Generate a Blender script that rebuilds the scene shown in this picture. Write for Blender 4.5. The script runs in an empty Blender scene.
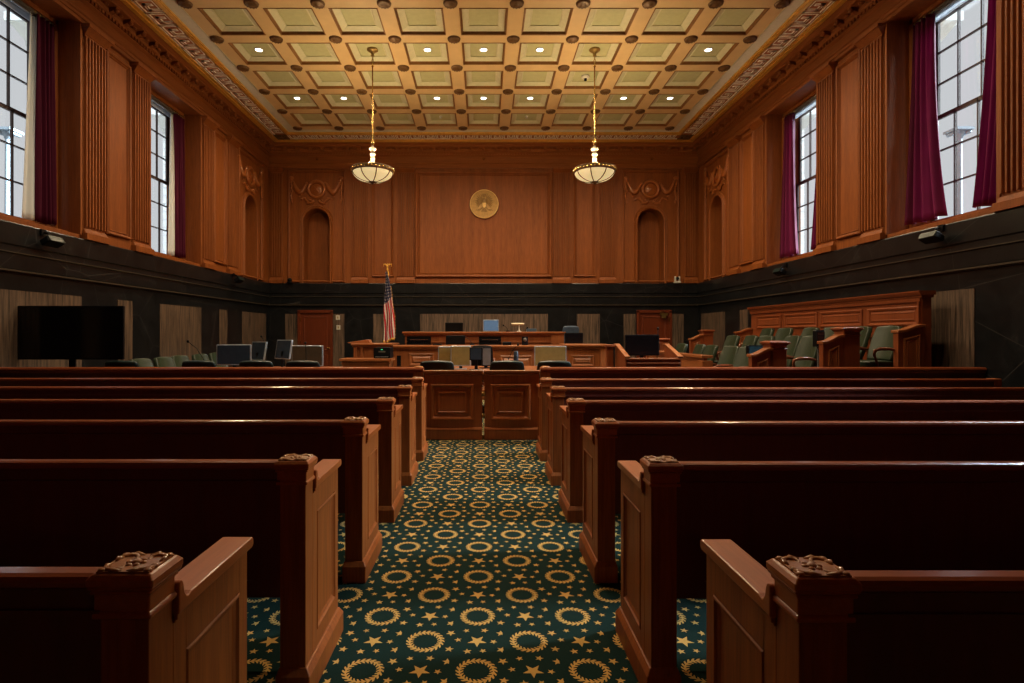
import bpy, bmesh, math, random
from mathutils import Vector, Matrix
PI = math.pi
random.seed(7)
SC = bpy.context.scene
COL = SC.collection

# ------------------------------------------------------------------ helpers
class MB:
    """collects shapes; build() links them as one mesh object"""
    def __init__(s, T=None):
        s.v = []; s.f = []; s.m = []; s.sm = []
        s.T = T
    def add(s, vs, fs, mat=0, smooth=False):
        b = len(s.v)
        for p in vs:
            s.v.append(tuple(s.T(*p)) if s.T else tuple(p))
        for f in fs:
            s.f.append(tuple(b + i for i in f)); s.m.append(mat); s.sm.append(smooth)
        return s
    def box(s, x0, x1, y0, y1, z0, z1, mat=0):
        if x1 < x0: x0, x1 = x1, x0
        if y1 < y0: y0, y1 = y1, y0
        if z1 < z0: z0, z1 = z1, z0
        vs = [(x0,y0,z0),(x1,y0,z0),(x1,y1,z0),(x0,y1,z0),(x0,y0,z1),(x1,y0,z1),(x1,y1,z1),(x0,y1,z1)]
        fs = [(0,3,2,1),(4,5,6,7),(0,1,5,4),(1,2,6,5),(2,3,7,6),(3,0,4,7)]
        return s.add(vs, fs, mat)
    def taper(s, r0, z0, r1, z1, mat=0, smooth=False):
        """frustum between rect r0=(x0,x1,y0,y1) at z0 and r1 at z1"""
        a, b = r0, r1
        vs = [(a[0],a[2],z0),(a[1],a[2],z0),(a[1],a[3],z0),(a[0],a[3],z0),(b[0],b[2],z1),(b[1],b[2],z1),(b[1],b[3],z1),(b[0],b[3],z1)]
        fs = [(0,3,2,1),(4,5,6,7),(0,1,5,4),(1,2,6,5),(2,3,7,6),(3,0,4,7)]
        return s.add(vs, fs, mat, smooth)
    def prism(s, pts, axis, a, b, mat=0, smooth=False):
        """pts: 2D polygon; axis 'x' -> pts=(y,z); 'y' -> (x,z); 'z' -> (x,y)"""
        n = len(pts)
        def mk(p, t):
            if axis == 'x': return (t, p[0], p[1])
            if axis == 'y': return (p[0], t, p[1])
            return (p[0], p[1], t)
        vs = [mk(p, a) for p in pts] + [mk(p, b) for p in pts]
        fs = [(i, (i+1) % n, n + (i+1) % n, n + i) for i in range(n)]
        s.add(vs, fs, mat, smooth)
        s.add(vs, [tuple(range(n))[::-1], tuple(range(n, 2*n))], mat)
        return s
    def tube(s, pts, r, n=8, mat=0, closed=False, caps=True):
        pts = [Vector(p) for p in pts]; N = len(pts)
        rs = r if isinstance(r, (list, tuple)) else [r]*N
        vs = []; prev = None
        for i, p in enumerate(pts):
            if closed: d = pts[(i+1) % N] - pts[i-1]
            else: d = pts[min(i+1, N-1)] - pts[max(i-1, 0)]
            d = d.normalized() if d.length > 1e-9 else Vector((0,0,1))
            if prev is None:
                up = Vector((0,0,1)) if abs(d.z) < .9 else Vector((1,0,0))
                a = d.cross(up).normalized()
            else:
                a = prev - d*prev.dot(d)
                a = a.normalized() if a.length > 1e-6 else d.orthogonal().normalized()
            prev = a; b = d.cross(a)
            for k in range(n):
                t = 2*PI*k/n
                vs.append(tuple(p + (a*math.cos(t) + b*math.sin(t))*rs[i]))
        fs = []
        M = N if closed else N-1
        for i in range(M):
            j = (i+1) % N
            for k in range(n):
                k2 = (k+1) % n
                fs.append((i*n+k, i*n+k2, j*n+k2, j*n+k))
        s.add(vs, fs, mat, True)
        if caps and not closed:
            s.add(vs, [tuple(range(n))[::-1], tuple((N-1)*n + k for k in range(n))], mat)
        return s
    def lathe(s, prof, c=(0,0,0), n=24, mat=0, smooth=True, axis='z'):
        """prof: list of (r, h)"""
        vs = []; N = len(prof)
        for r, h in prof:
            for k in range(n):
                t = 2*PI*k/n
                if axis == 'z': vs.append((c[0]+r*math.cos(t), c[1]+r*math.sin(t), c[2]+h))
                elif axis == 'y': vs.append((c[0]+r*math.cos(t), c[1]+h, c[2]+r*math.sin(t)))
                else: vs.append((c[0]+h, c[1]+r*math.cos(t), c[2]+r*math.sin(t)))
        fs = []
        for i in range(N-1):
            for k in range(n):
                k2 = (k+1) % n
                fs.append((i*n+k, i*n+k2, (i+1)*n+k2, (i+1)*n+k))
        s.add(vs, fs, mat, smooth)
        return s
    def ball(s, c, r, mat=0, n=10, m=6):
        rr = r if isinstance(r, (list, tuple)) else (r, r, r)
        vs = []; fs = []
        for i in range(m+1):
            ph = PI*i/m
            for k in range(n):
                t = 2*PI*k/n
                vs.append((c[0]+rr[0]*math.sin(ph)*math.cos(t), c[1]+rr[1]*math.sin(ph)*math.sin(t), c[2]+rr[2]*math.cos(ph)))
        for i in range(m):
            for k in range(n):
                k2 = (k+1) % n
                fs.append((i*n+k, i*n+k2, (i+1)*n+k2, (i+1)*n+k))
        return s.add(vs, fs, mat, True)
    def build(s, name, mats, parent=None, bevel=0, seg=2, recalc=True, loc=None, rot=None, autosmooth=False):
        me = bpy.data.meshes.new(name)
        me.from_pydata(s.v, [], s.f)
        if not isinstance(mats, (list, tuple)): mats = [mats]
        for m in mats: me.materials.append(m)
        me.polygons.foreach_set('material_index', s.m)
        me.polygons.foreach_set('use_smooth', s.sm)
        bm = bmesh.new(); bm.from_mesh(me)
        bmesh.ops.remove_doubles(bm, verts=bm.verts, dist=1e-5)
        if recalc: bmesh.ops.recalc_face_normals(bm, faces=bm.faces)
        bm.to_mesh(me); bm.free()
        me.update()
        o = bpy.data.objects.new(name, me); COL.objects.link(o)
        if parent: o.parent = parent
        if loc: o.location = loc
        if rot: o.rotation_euler = rot
        if bevel:
            b = o.modifiers.new('bevel', 'BEVEL'); b.width = bevel; b.segments = seg; b.limit_method = 'ANGLE'; b.angle_limit = math.radians(40)
            b.use_clamp_overlap = True
        return o

def tag(o, label=None, cat=None, group=None, kind=None):
    if label: o['label'] = label
    if cat: o['category'] = cat
    if group: o['group'] = group
    if kind: o['kind'] = kind
    return o
def thing(name, label, cat, loc=(0,0,0), rz=0, group=None, kind=None):
    o = bpy.data.objects.new(name, None); COL.objects.link(o)
    o.location = loc; o.rotation_euler = (0,0,rz); o.empty_display_size = .1
    return tag(o, label, cat, group, kind)
def dup(root, loc=None, rz=None, label=None, parent=None):
    r = root.copy(); COL.objects.link(r)
    if parent is not None: r.parent = parent
    if loc is not None: r.location = loc
    if rz is not None: r.rotation_euler = (0,0,rz)
    if label: r['label'] = label
    for ch in list(KIDS.get(root.name, [])) or [c for c in bpy.data.objects if c.parent == root]:
        dup(ch, parent=r)
    return r
KIDS = {}

# ------------------------------------------------------------------ materials
def nmat(name):
    m = bpy.data.materials.new(name); m.use_nodes = True
    nt = m.node_tree; b = nt.nodes['Principled BSDF']
    return m, nt, b
def setc(b, col, rough=.5, metal=0, spec=.5, coat=0, coatr=.15):
    b.inputs['Base Color'].default_value = (*col, 1)
    b.inputs['Roughness'].default_value = rough
    b.inputs['Metallic'].default_value = metal
    b.inputs['Specular IOR Level'].default_value = spec
    b.inputs['Coat Weight'].default_value = coat
    b.inputs['Coat Roughness'].default_value = coatr
def flat(name, col, rough=.5, metal=0, spec=.5, coat=0, emit=None, es=1, noise=.12, nscale=12):
    m, nt, b = nmat(name); setc(b, col, rough, metal, spec, coat)
    if emit:
        b.inputs['Emission Color'].default_value = (*emit, 1); b.inputs['Emission Strength'].default_value = es
    if noise:
        tc = nt.nodes.new('ShaderNodeTexCoord'); n = nt.nodes.new('ShaderNodeTexNoise'); n.inputs['Scale'].default_value = nscale
        n.inputs['Detail'].default_value = 3
        nt.links.new(tc.outputs['Object'], n.inputs['Vector'])
        r = nt.nodes.new('ShaderNodeValToRGB')
        r.color_ramp.elements[0].position = .3; r.color_ramp.elements[1].position = .7
        r.color_ramp.elements[0].color = (*[c*(1-noise) for c in col], 1)
        r.color_ramp.elements[1].color = (*[min(1, c*(1+noise)) for c in col], 1)
        nt.links.new(n.outputs['Fac'], r.inputs['Fac']); nt.links.new(r.outputs['Color'], b.inputs['Base Color'])
    return m
def wood(name, c0, c1, axis='z', rough=.35, coat=.3, scale=1.0, spec=.5, coord='Object', bump=.03, coatr=.12):
    """grain stretched along axis"""
    m, nt, b = nmat(name); setc(b, c0, rough, 0, spec, coat, coatr)
    tc = nt.nodes.new('ShaderNodeTexCoord'); mp = nt.nodes.new('ShaderNodeMapping')
    sc = {'x': (.9, 16, 16), 'y': (16, .9, 16), 'z': (16, 16, .9)}[axis]
    mp.inputs['Scale'].default_value = tuple(a*scale for a in sc)
    n = nt.nodes.new('ShaderNodeTexNoise'); n.inputs['Scale'].default_value = 2.2; n.inputs['Detail'].default_value = 7; n.inputs['Roughness'].default_value = .62
    n.inputs['Distortion'].default_value = .5
    n2 = nt.nodes.new('ShaderNodeTexNoise'); n2.inputs['Scale'].default_value = .25; n2.inputs['Detail'].default_value = 2
    nt.links.new(tc.outputs[coord], mp.inputs['Vector']); nt.links.new(mp.outputs['Vector'], n.inputs['Vector']); nt.links.new(mp.outputs['Vector'], n2.inputs['Vector'])
    ad = nt.nodes.new('ShaderNodeMath'); ad.operation = 'MULTIPLY_ADD'; ad.inputs[1].default_value = .35
    nt.links.new(n2.outputs['Fac'], ad.inputs[0]); 
    ml = nt.nodes.new('ShaderNodeMath'); ml.operation = 'MULTIPLY'; ml.inputs[1].default_value = .65
    nt.links.new(n.outputs['Fac'], ml.inputs[0]); nt.links.new(ml.outputs[0], ad.inputs[2])
    r = nt.nodes.new('ShaderNodeValToRGB'); e = r.color_ramp.elements
    e[0].position = .34; e[0].color = (*c0, 1); e[1].position = .66; e[1].color = (*c1, 1)
    nt.links.new(ad.outputs[0], r.inputs['Fac']); nt.links.new(r.outputs['Color'], b.inputs['Base Color'])
    if bump:
        bp = nt.nodes.new('ShaderNodeBump'); bp.inputs['Strength'].default_value = bump*4; bp.inputs['Distance'].default_value = .004
        nt.links.new(n.outputs['Fac'], bp.inputs['Height']); nt.links.new(bp.outputs['Normal'], b.inputs['Normal'])
    return m

WALLW  = wood('mahogany_wall', (.155,.041,.009), (.285,.086,.019), 'z', .5, 0, 1.6, spec=.25)
WALLH  = wood('mahogany_trim_brightened', (.20,.058,.013), (.31,.098,.022), 'x', .5, 0, spec=.25)  # far cornice, painted brighter because little light falls there
WALLY  = wood('mahogany_trim_side', (.15,.042,.010), (.24,.072,.017), 'y', .5, 0, spec=.25)
DOORW  = wood('door_wood', (.10,.019,.006), (.15,.030,.009), 'z', .35, .3)
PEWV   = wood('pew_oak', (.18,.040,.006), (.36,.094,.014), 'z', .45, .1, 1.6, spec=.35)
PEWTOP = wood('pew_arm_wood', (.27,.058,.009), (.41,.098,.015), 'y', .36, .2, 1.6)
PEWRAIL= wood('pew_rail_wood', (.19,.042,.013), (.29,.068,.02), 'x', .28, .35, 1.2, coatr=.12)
PEWSHADE= wood('painted_shade_pew_wood', (.07,.011,.007), (.11,.017,.009), 'z', .4, .2, .8)  # same pew wood, shade of its unlit backs put into the colour
BENCHW = wood('bench_wood', (.22,.064,.018), (.33,.108,.032), 'x', .35, .35)
BENCHV = wood('bench_panel_wood', (.20,.057,.016), (.31,.10,.03), 'z', .35, .2)
JURYW  = wood('jury_wood', (.17,.040,.012), (.25,.064,.019), 'z', .35, .3)

def marble(name, c0, c1, vein, rough=.28):
    m, nt, b = nmat(name); setc(b, c0, rough, 0, .35)
    tc = nt.nodes.new('ShaderNodeTexCoord')
    n = nt.nodes.new('ShaderNodeTexNoise'); n.inputs['Scale'].default_value = 3.2; n.inputs['Detail'].default_value = 8; n.inputs['Roughness'].default_value = .7
    nt.links.new(tc.outputs['Object'], n.inputs['Vector'])
    r = nt.nodes.new('ShaderNodeValToRGB'); e = r.color_ramp.elements
    e[0].position = .35; e[0].color = (*c0,1); e[1].position = .62; e[1].color = (*c1,1)
    e2 = r.color_ramp.elements.new(.8); e2.color = (*vein,1)
    nt.links.new(n.outputs['Fac'], r.inputs['Fac'])
    # slab joints: thin lines on a brick grid
    v = nt.nodes.new('ShaderNodeTexVoronoi'); v.feature = 'DISTANCE_TO_EDGE'; v.inputs['Scale'].default_value = .9
    nt.links.new(tc.outputs['Object'], v.inputs['Vector'])
    lt = nt.nodes.new('ShaderNodeMath'); lt.operation = 'LESS_THAN'; lt.inputs[1].default_value = .0035
    nt.links.new(v.outputs['Distance'], lt.inputs[0])
    mx = nt.nodes.new('ShaderNodeMix'); mx.data_type = 'RGBA'
    mx.inputs[7].default_value = (*vein,1)
    nt.links.new(lt.outputs[0], mx.inputs[0]); nt.links.new(r.outputs['Color'], mx.inputs[6])
    nt.links.new(mx.outputs[2], b.inputs['Base Color'])
    return m
MARBLE = marble('dark_marble', (.0045,.0055,.0068), (.011,.012,.0135), (.04,.04,.04))
MARBLE_EDGE = flat('marble_edge', (.05,.042,.032), .3)
def travertine():
    m, nt, b = nmat('travertine'); setc(b, (.2,.15,.1), .5)
    tc = nt.nodes.new('ShaderNodeTexCoord'); mp = nt.nodes.new('ShaderNodeMapping'); mp.inputs['Scale'].default_value = (14,14,.7)
    n = nt.nodes.new('ShaderNodeTexNoise'); n.inputs['Scale'].default_value = 1.8; n.inputs['Detail'].default_value = 6; n.inputs['Roughness'].default_value = .7
    nt.links.new(tc.outputs['Object'], mp.inputs['Vector']); nt.links.new(mp.outputs['Vector'], n.inputs['Vector'])
    r = nt.nodes.new('ShaderNodeValToRGB'); e = r.color_ramp.elements
    e[0].position = .36; e[0].color = (.022,.015,.011,1); e[1].position = .64; e[1].color = (.17,.112,.075,1)
    nt.links.new(n.outputs['Fac'], r.inputs['Fac']); nt.links.new(r.outputs['Color'], b.inputs['Base Color'])
    return m
TRAV = travertine()
CEIL_BEAM = flat('ceiling_beam_paint', (.57,.39,.19), .6, noise=.06, nscale=3)
CEIL_EDGE = flat('ceiling_brown_edge', (.20,.085,.018), .5)
CEIL_FRAME = flat('ceiling_cream', (.54,.52,.35), .6, noise=.05)
CEIL_PANEL = flat('ceiling_khaki', (.43,.425,.23), .6, noise=.05)
GREYB = flat('ceiling_grey_band', (.62,.6,.52), .6, noise=.05)
GOLD = flat('gilt', (.75,.42,.08), .35, .55)
MEAND = flat('meander_ground', (.34,.13,.05), .6)
MEAN_P = flat('meander_pale', (.9,.88,.80), .6)
BRONZE = flat('roundel_bronze', (.11,.052,.014), .5, .2)
BRASS = flat('brass', (.72,.48,.15), .25, 1)
BRASSD = flat('antique_brass', (.38,.26,.09), .35, .9)
BLACK = flat('black_plastic', (.003,.003,.004), .5, spec=.15)
SCREEN = flat('dark_screen', (.004,.004,.005), .12, noise=0)
SILVER = flat('silver_frame', (.42,.50,.58), .3, .6)
GREEN = flat('green_leather', (.015,.028,.012), .45, noise=.15)
DGREEN = flat('dark_green_leather', (.007,.020,.019), .35)
CHROME = flat('chrome', (.6,.65,.7), .15, 1)
CARVE = wood('carved_wood', (.25,.068,.012), (.38,.115,.025), 'z', .4, .2)
CARVE2 = wood('carved_cap_wood', (.20,.068,.015), (.40,.14,.03), 'x', .3, .3, 2)
SKY = 0.55; EXPO = 0.35; SUNE = 36
# ------------------------------------------------------------------ room dimensions
WX = 7.2          # wood wall plane, both sides
YB = 18.32        # far wall (behind the judge's bench)
YF = -2.6         # wall behind the camera
ZM = 3.19         # top of the marble
ZP = 7.04         # top of the pilasters
ZC = 7.78         # ceiling
def T_back(u, w, v): return (u, YB - w, v)
def T_left(u, w, v): return (-WX + w, u, v)
def T_right(u, w, v): return (WX - w, u, v)
def T_front(u, w, v): return (u, YF + w, v)

def ring(mb, u0, u1, v0, v1, steps, mat=0, fill=True):
    """nested rectangles (inset, w) joined by sloping faces; closes the middle"""
    vs = []
    for ins, w in steps:
        vs += [(u0+ins, w, v0+ins), (u1-ins, w, v0+ins), (u1-ins, w, v1-ins), (u0+ins, w, v1-ins)]
    fs = []
    for i in range(len(steps)-1):
        for k in range(4):
            k2 = (k+1) % 4
            fs.append((4*i+k, 4*i+k2, 4*i+4+k2, 4*i+4+k))
    n = 4*(len(steps)-1)
    if fill: fs.append((n, n+1, n+2, n+3))
    mb.add(vs, fs, mat)
PANEL = [(0, 0), (.0, .045), (.02, .06), (.045, .05), (.06, .02), (.075,.012), (.085,.03), (.10, .006)]
def panel(mb, u0, u1, v0, v1, k=1.0, mat=0):
    ring(mb, u0, u1, v0, v1, [(a*k, b*k+.001) for a, b in PANEL], mat)

def pilaster(T, uc, half, name, parent, mats, z0=ZM, z1=ZP, flutes=6):
    mb = MB(T)
    mb.box(uc-half, uc+half, 0, .035, z0+.2, z1-.16)
    W = 2*half-.06; p = W/flutes
    for k in range(flutes+1):
        c = uc - W/2 + k*p
        mb.prism([(c-.022, .034), (c-.016, .078), (c+.016, .078), (c+.022, .034)], 'z', z0+.24, z1-.2)
    # base
    mb.box(uc-half-.04, uc+half+.04, 0, .13, z0, z0+.12)
    mb.taper((uc-half-.03, uc+half+.03, 0, .095), z0+.12, (uc-half-.005, uc+half+.005, 0, .06), z0+.2)
    # capital
    mb.box(uc-half-.01, uc+half+.01, 0, .075, z1-.2, z1-.175)
    mb.taper((uc-half, uc+half, 0, .065), z1-.16, (uc-half-.05, uc+half+.05, 0, .17), z1-.06)
    mb.box(uc-half-.06, uc+half+.06, 0, .19, z1-.06, z1)
    return mb.build(name, mats, parent, bevel=.004, seg=1)

def swag_ornament(T, c, zc, parent, s=1.0):
    """carved wreath with garlands over a niche"""
    mb = MB(T)
    rnd = random.Random(int(abs(c)*100)+3)
    ring_pts = [(c + .17*s*math.cos(t*PI/10), .035, zc + .17*s*math.sin(t*PI/10)) for t in range(20)]
    mb.tube(ring_pts, .032*s, 8, 0, closed=True)
    for t in range(24):
        a = t*PI/12
        mb.ball((c+.17*s*math.cos(a), .06, zc+.17*s*math.sin(a)), (.026*s, .02, .026*s), 0, 6, 4)
    mb.lathe([(.0, .04), (.10*s, .03), (.12*s, .0)], (c, 0, zc), 16, 0, axis='y')
    for sg in (-1, 1):
        mb.tube([(c-.05*s, .05, zc-.06*s*sg), (c+.05*s, .06, zc+.06*s*sg)], .012*s, 6)
        pts = []
        for k in range(13):
            t = k/12
            pts.append((c + sg*(.2+.30*t)*s, .03, zc + (.13 - .22*math.sin(PI*t) + .05*t)*s))
        mb.tube(pts, [(.02+.035*math.sin(PI*k/12))*s for k in range(13)], 8)
        for p in pts:
            mb.ball((p[0]+rnd.uniform(-.02,.02), .06, p[2]+rnd.uniform(-.03,.03)), (.03*s, .025, .03*s), 0, 6, 4)
        for k in range(26):
            t = rnd.random(); q = c + sg*(.19+.30*t)*s; zz = zc + (.13 - .22*math.sin(PI*t) + .05*t)*s
            mb.ball((q+rnd.uniform(-.03,.03), .05, zz+rnd.uniform(-.05,.05)), (rnd.uniform(.018,.035), .03, rnd.uniform(.015,.03)), 0, 6, 4)
        # hanging drop
        for k in range(9):
            mb.ball((c+sg*(.52+rnd.uniform(-.015,.015))*s, .045, zc+(.18-.055*k)*s), (.035*s*(1-.05*k), .03, .04*s), 0, 6, 4)
        mb.ball((c+sg*.52*s, .05, zc+.23*s), (.06*s, .03, .04*s), 0, 8, 4)
        # lower scrolls
        pts = [(c+sg*(.05+.30*k/10)*s, .03, zc+(-.24-.05*math.sin(k/10*2*PI))*s) for k in range(11)]
        mb.tube(pts, [.03*s*(1-.06*k) for k in range(11)], 6)
        for k in range(6):
            mb.ball((c+sg*(.06+.06*k)*s, .045, zc+(-.22-.05*math.sin(k/6*2*PI)+.03*((k % 2)*2-1))*s), (.03*s, .02, .02*s), 0, 6, 4)
    return mb.build('carved_garland', CARVE, parent)

def arch_pts(c, hw, z0, zt, n=16):
    """outline from left foot over the arch to right foot"""
    zs = zt - hw
    return [(c-hw, z0)] + [(c + hw*math.cos(PI - PI*k/n), zs + hw*math.sin(PI*k/n)) for k in range(n+1)] + [(c+hw, z0)]

def niche_trim(T, c, hw, z0, zt, parent, mats):
    mb = MB(T)
    prof = [(0, .0), (0, .05), (.03, .075), (.06, .045), (.1, .055), (.125, .0)]
    outs = []
    for g, w in prof:
        outs.append([(p[0], w, p[1]) for p in arch_pts(c, hw+g, z0, zt+g)])
    n = len(outs[0]); vs = [p for o in outs for p in o]
    fs = []
    for i in range(len(prof)-1):
        for k in range(n-1):
            fs.append((i*n+k, i*n+k+1, (i+1)*n+k+1, (i+1)*n+k))
    mb.add(vs, fs)
    # keystone / impost
    mb.box(c-hw-.12, c-hw, 0, .05, zt-hw-.03, zt-hw+.02); mb.box(c+hw, c+hw+.12, 0, .05, zt-hw-.03, zt-hw+.02)
    return mb.build('niche_molding', mats, parent)

def wall_mesh(T, u0, u1, z0, z1, wins, niches, thick=.78, ndep=.46):
    """wins: (a,b,za,zb); niches: (c,hw,zfoot,ztop)"""
    mb = MB(T)
    cols = [(a, b, 'w', (za, zb)) for a, b, za, zb in wins] + [(c-hw, c+hw, 'n', (c, hw, zf, zt)) for c, hw, zf, zt in niches]
    cols.sort(); u = u0
    for a, b, k, q in cols:
        if a > u: mb.box(u, a, -thick, 0, z0, z1)
        if k == 'w':
            mb.box(a, b, -thick, 0, z0, q[0]); mb.box(a, b, -thick, 0, q[1], z1)
        else:
            c, hw, zf, zt = q
            mb.box(a, b, -thick, -ndep, z0, z1)
            if zf > z0: mb.box(a, b, -ndep, 0, z0, zf)
            n = 20
            for i in range(n):
                t0, t1 = PI*i/n, PI*(i+1)/n
                xa, xb = c-hw*math.cos(t0), c-hw*math.cos(t1)
                ya, yb = zt-hw+hw*math.sin(t0), zt-hw+hw*math.sin(t1)
                mb.prism([(xa, ya), (xb, yb), (xb, z1), (xa, z1)], 'y', -ndep, 0)
        u = b
    if u < u1: mb.box(u, u1, -thick, 0, z0, z1)
    return mb

CORN = [(0,7.03),(.075,7.03),(.075,7.09),(.095,7.10),(.095,7.15),(.12,7.17),(.12,7.19),(.04,7.21),(.04,7.41),(.07,7.43),(.10,7.45),(.10,7.53),
        (.13,7.55),(.15,7.57),(.15,7.63),(.18,7.65),(.31,7.66),(.31,7.70),(.35,7.73),(.40,7.755),(.41,7.80),(0,7.80)]
def cornice(T, u0, u1, name, mats, ph):
    mb = MB(T)
    mb.prism(CORN, 'x', u0, u1)
    u = u0 + ph
    while u < u1:
        # carved modillion bracket with a leaf drop
        mb.prism([(.14,7.56),(.19,7.57),(.25,7.60),(.30,7.64),(.30,7.66),(.14,7.66)], 'x', u-.05, u+.05)
        mb.ball((u, .26, 7.60), (.055,.05,.035), 0, 8, 5)
        mb.ball((u-.205, .20, 7.63), (.06,.045,.02), 0, 8, 5)
        u += .41
    u = u0 + .03
    while u < u1:
        mb.box(u, u+.055, .09, .135, 7.465, 7.525); u += .095
    return mb.build(name, mats)

def wainscot(T, u0, u1, name, panels, holes=()):
    """dark marble: cap, two ledges, plain field with brown stone panels"""
    mb = MB(T)
    mb.prism([(-.2,ZM),(.09,ZM),(.10,ZM-.02),(.10,2.86),(.075,2.84),(.075,2.74),(.055,2.72),(.055,2.50),(.04,2.47),(.04,2.44),(-.2,2.44)], 'x', u0, u1)
    mb.box(u0, u1, .055, .082, 2.735, 2.75, 1); mb.box(u0, u1, .03, .062, 2.455, 2.48, 1)
    u = u0
    for a, b, zt in sorted(holes):
        mb.box(u, a, -.2, 0, 0, 2.45); mb.box(a, b, -.2, 0, zt, 2.45); u = b
    mb.box(u, u1, -.2, 0, 0, 2.45)
    mb.box(u0, u1, 0, .03, 0, .22)
    o = mb.build(name, [MARBLE, MARBLE_EDGE]); tag(o, kind='structure')
    for a, b in panels:
        p = MB(T); p.box(a, b, -.01, .012, .25, 2.17)
        q = p.build('stone_panel', TRAV, o)
    return o

# openings
WINC = [12.85, 8.70, 4.55]  # the nearest pair is out of view, added to carry the daylight
HW = 1.04
wins = [(c-HW, c+HW, 3.27, 7.06) for c in WINC]
side_niches = [(16.85, .44, ZM, 5.74)]
back_niches = [(-5.58, .43, ZM, 5.68), (5.58, .43, ZM, 5.68)]

def side_wall(T, name, side):
    sgn = -1 if side == 'left' else 1
    w = wall_mesh(T, YF-.9, YB+.9, ZM-.02, 8.1, wins, side_niches).build(name, WALLW)
    tag(w, f'{side} wall of reddish brown wood panelling above dark marble', kind='structure')
    for cc in (14.925, 10.775, 6.625, 2.475):
        for d in (-.69, .69): pilaster(T, cc+d, .27, 'pilaster', w, WALLW)
        mb = MB(T); panel(mb, cc-.36, cc+.36, ZM+.22, ZP-.12); mb.box(cc-.41, cc+.41, 0, .02, ZM, ZM+.18)
        mb.build('panel_molding', WALLW, w)
    # window surround mouldings
    for c in WINC:
        mb = MB(T)
        for s in (-1, 1):
            mb.box(c+s*HW, c+s*(HW+.05), 0, .035, 3.27, ZP)
        mb.box(c-HW, c+HW, -.03, .02, 3.19, 3.27)
        mb.build('opening_trim', WALLW, w)
    mb = MB(T); ring(mb, 15.98, 17.78, ZM+.03, ZP-.1, [(0,0),(0,.05),(.03,.07),(.06,.05),(.08,.004)], fill=False)
    mb.build('panel_molding', WALLW, w)
    niche_trim(T, 16.85, .44, ZM, 5.74, w, WALLW)
    swag_ornament(T, 16.85, 6.34, w, 1.55)
    mb = MB(T); mb.box(17.86, 18.25, 0, .03, ZM, ZP); mb.build('panel_molding', WALLW, w)
    return w
wall_left = side_wall(T_left, 'wall_left', 'left')
wall_right = side_wall(T_right, 'wall_right', 'right')

wb = wall_mesh(T_back, -WX, WX, ZM-.02, 8.1, [], back_niches).build('wall_back', WALLW)
tag(wb, 'far wall of reddish brown wood panelling behind the raised bench', kind='structure')
for s in (-1, 1):
    pilaster(T_back, s*2.60, .27, 'pilaster', wb, WALLW)
    pilaster(T_back, s*4.13, .25, 'pilaster', wb, WALLW)
    pilaster(T_back, s*6.90, .19, 'pilaster', wb, WALLW, flutes=4)
    mb = MB(T_back); panel(mb, s*3.37-.37, s*3.37+.37, ZM+.22, ZP-.1); mb.box(s*3.37-.42, s*3.37+.42, 0, .02, ZM, ZM+.17); mb.build('panel_molding', WALLW, wb)
    mb = MB(T_back); ring(mb, s*5.58-.95, s*5.58+.95, ZM+.03, ZP-.08, [(0,0),(0,.05),(.03,.07),(.06,.05),(.08,.004)], fill=False)
    mb.box(s*5.58-.78, s*5.58-.6, 0, .015, ZM+.25, ZM+.35); mb.box(s*5.58+.6, s*5.58+.78, 0, .015, ZM+.25, ZM+.35)
    mb.build('panel_molding', WALLW, wb)
    niche_trim(T_back, s*5.58, .43, ZM, 5.68, wb, WALLW)
    swag_ornament(T_back, s*5.58, 6.33, wb, 1.6)
mb = MB(T_back); panel(mb, -2.28, 2.28, ZM+.2, ZP-.1, 1.5); mb.box(-2.3, 2.3, 0, .02, ZM, ZM+.15); mb.build('panel_molding', WALLW, wb)
wf = MB(); wf.box(-WX, WX, YF-.9, YF, 0, 8.1); tag(wf.build('wall_front', WALLW), 'wood wall behind the public seating', kind='structure')

tag(cornice(T_left, YF, YB, 'trim_1', WALLY, 10.36-YF - .41*31), 'carved wooden cornice along the left wall', kind='structure')
tag(cornice(T_right, YF, YB, 'trim_2', WALLY, 10.36-YF - .41*31), 'carved wooden cornice along the right wall', kind='structure')
tag(cornice(T_back, -WX, WX, 'trim_3', WALLH, .22), 'carved wooden cornice across the far wall', kind='structure')

side_pan = []
for k in range(-1, 3):
    side_pan += [(8.03+4.15*k, 9.80+4.15*k)]
    if k < 2: side_pan += [(10.77+4.15*k, 11.22+4.15*k)]
side_pan = [p for p in side_pan if p[1] < 18.25]
ml = wainscot(T_left, YF, YB, 'trim_4', side_pan); tag(ml, 'dark marble wainscot with brown stone panels along the left wall')
mr = wainscot(T_right, YF, YB, 'trim_5', side_pan); tag(mr, 'dark marble wainscot with brown stone panels along the right wall')
k = 17.98/548
def bx(px): return (px-483.6)*k*1.0165
mbk = wainscot(T_back, -WX, WX, 'trim_6', [(bx(285),bx(297.5)), (bx(333),bx(344)), (bx(373),bx(385)), (bx(420),bx(548)), (bx(577),bx(600)), (bx(624),bx(636)), (bx(672.5),bx(684))],
      [(bx(299.5), bx(331), 2.26), (bx(639), bx(670), 2.26)])
tag(mbk, 'dark marble wainscot with brown stone panels across the far wall')
for o in (ml, mr, mbk): o['kind'] = 'structure'

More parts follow.
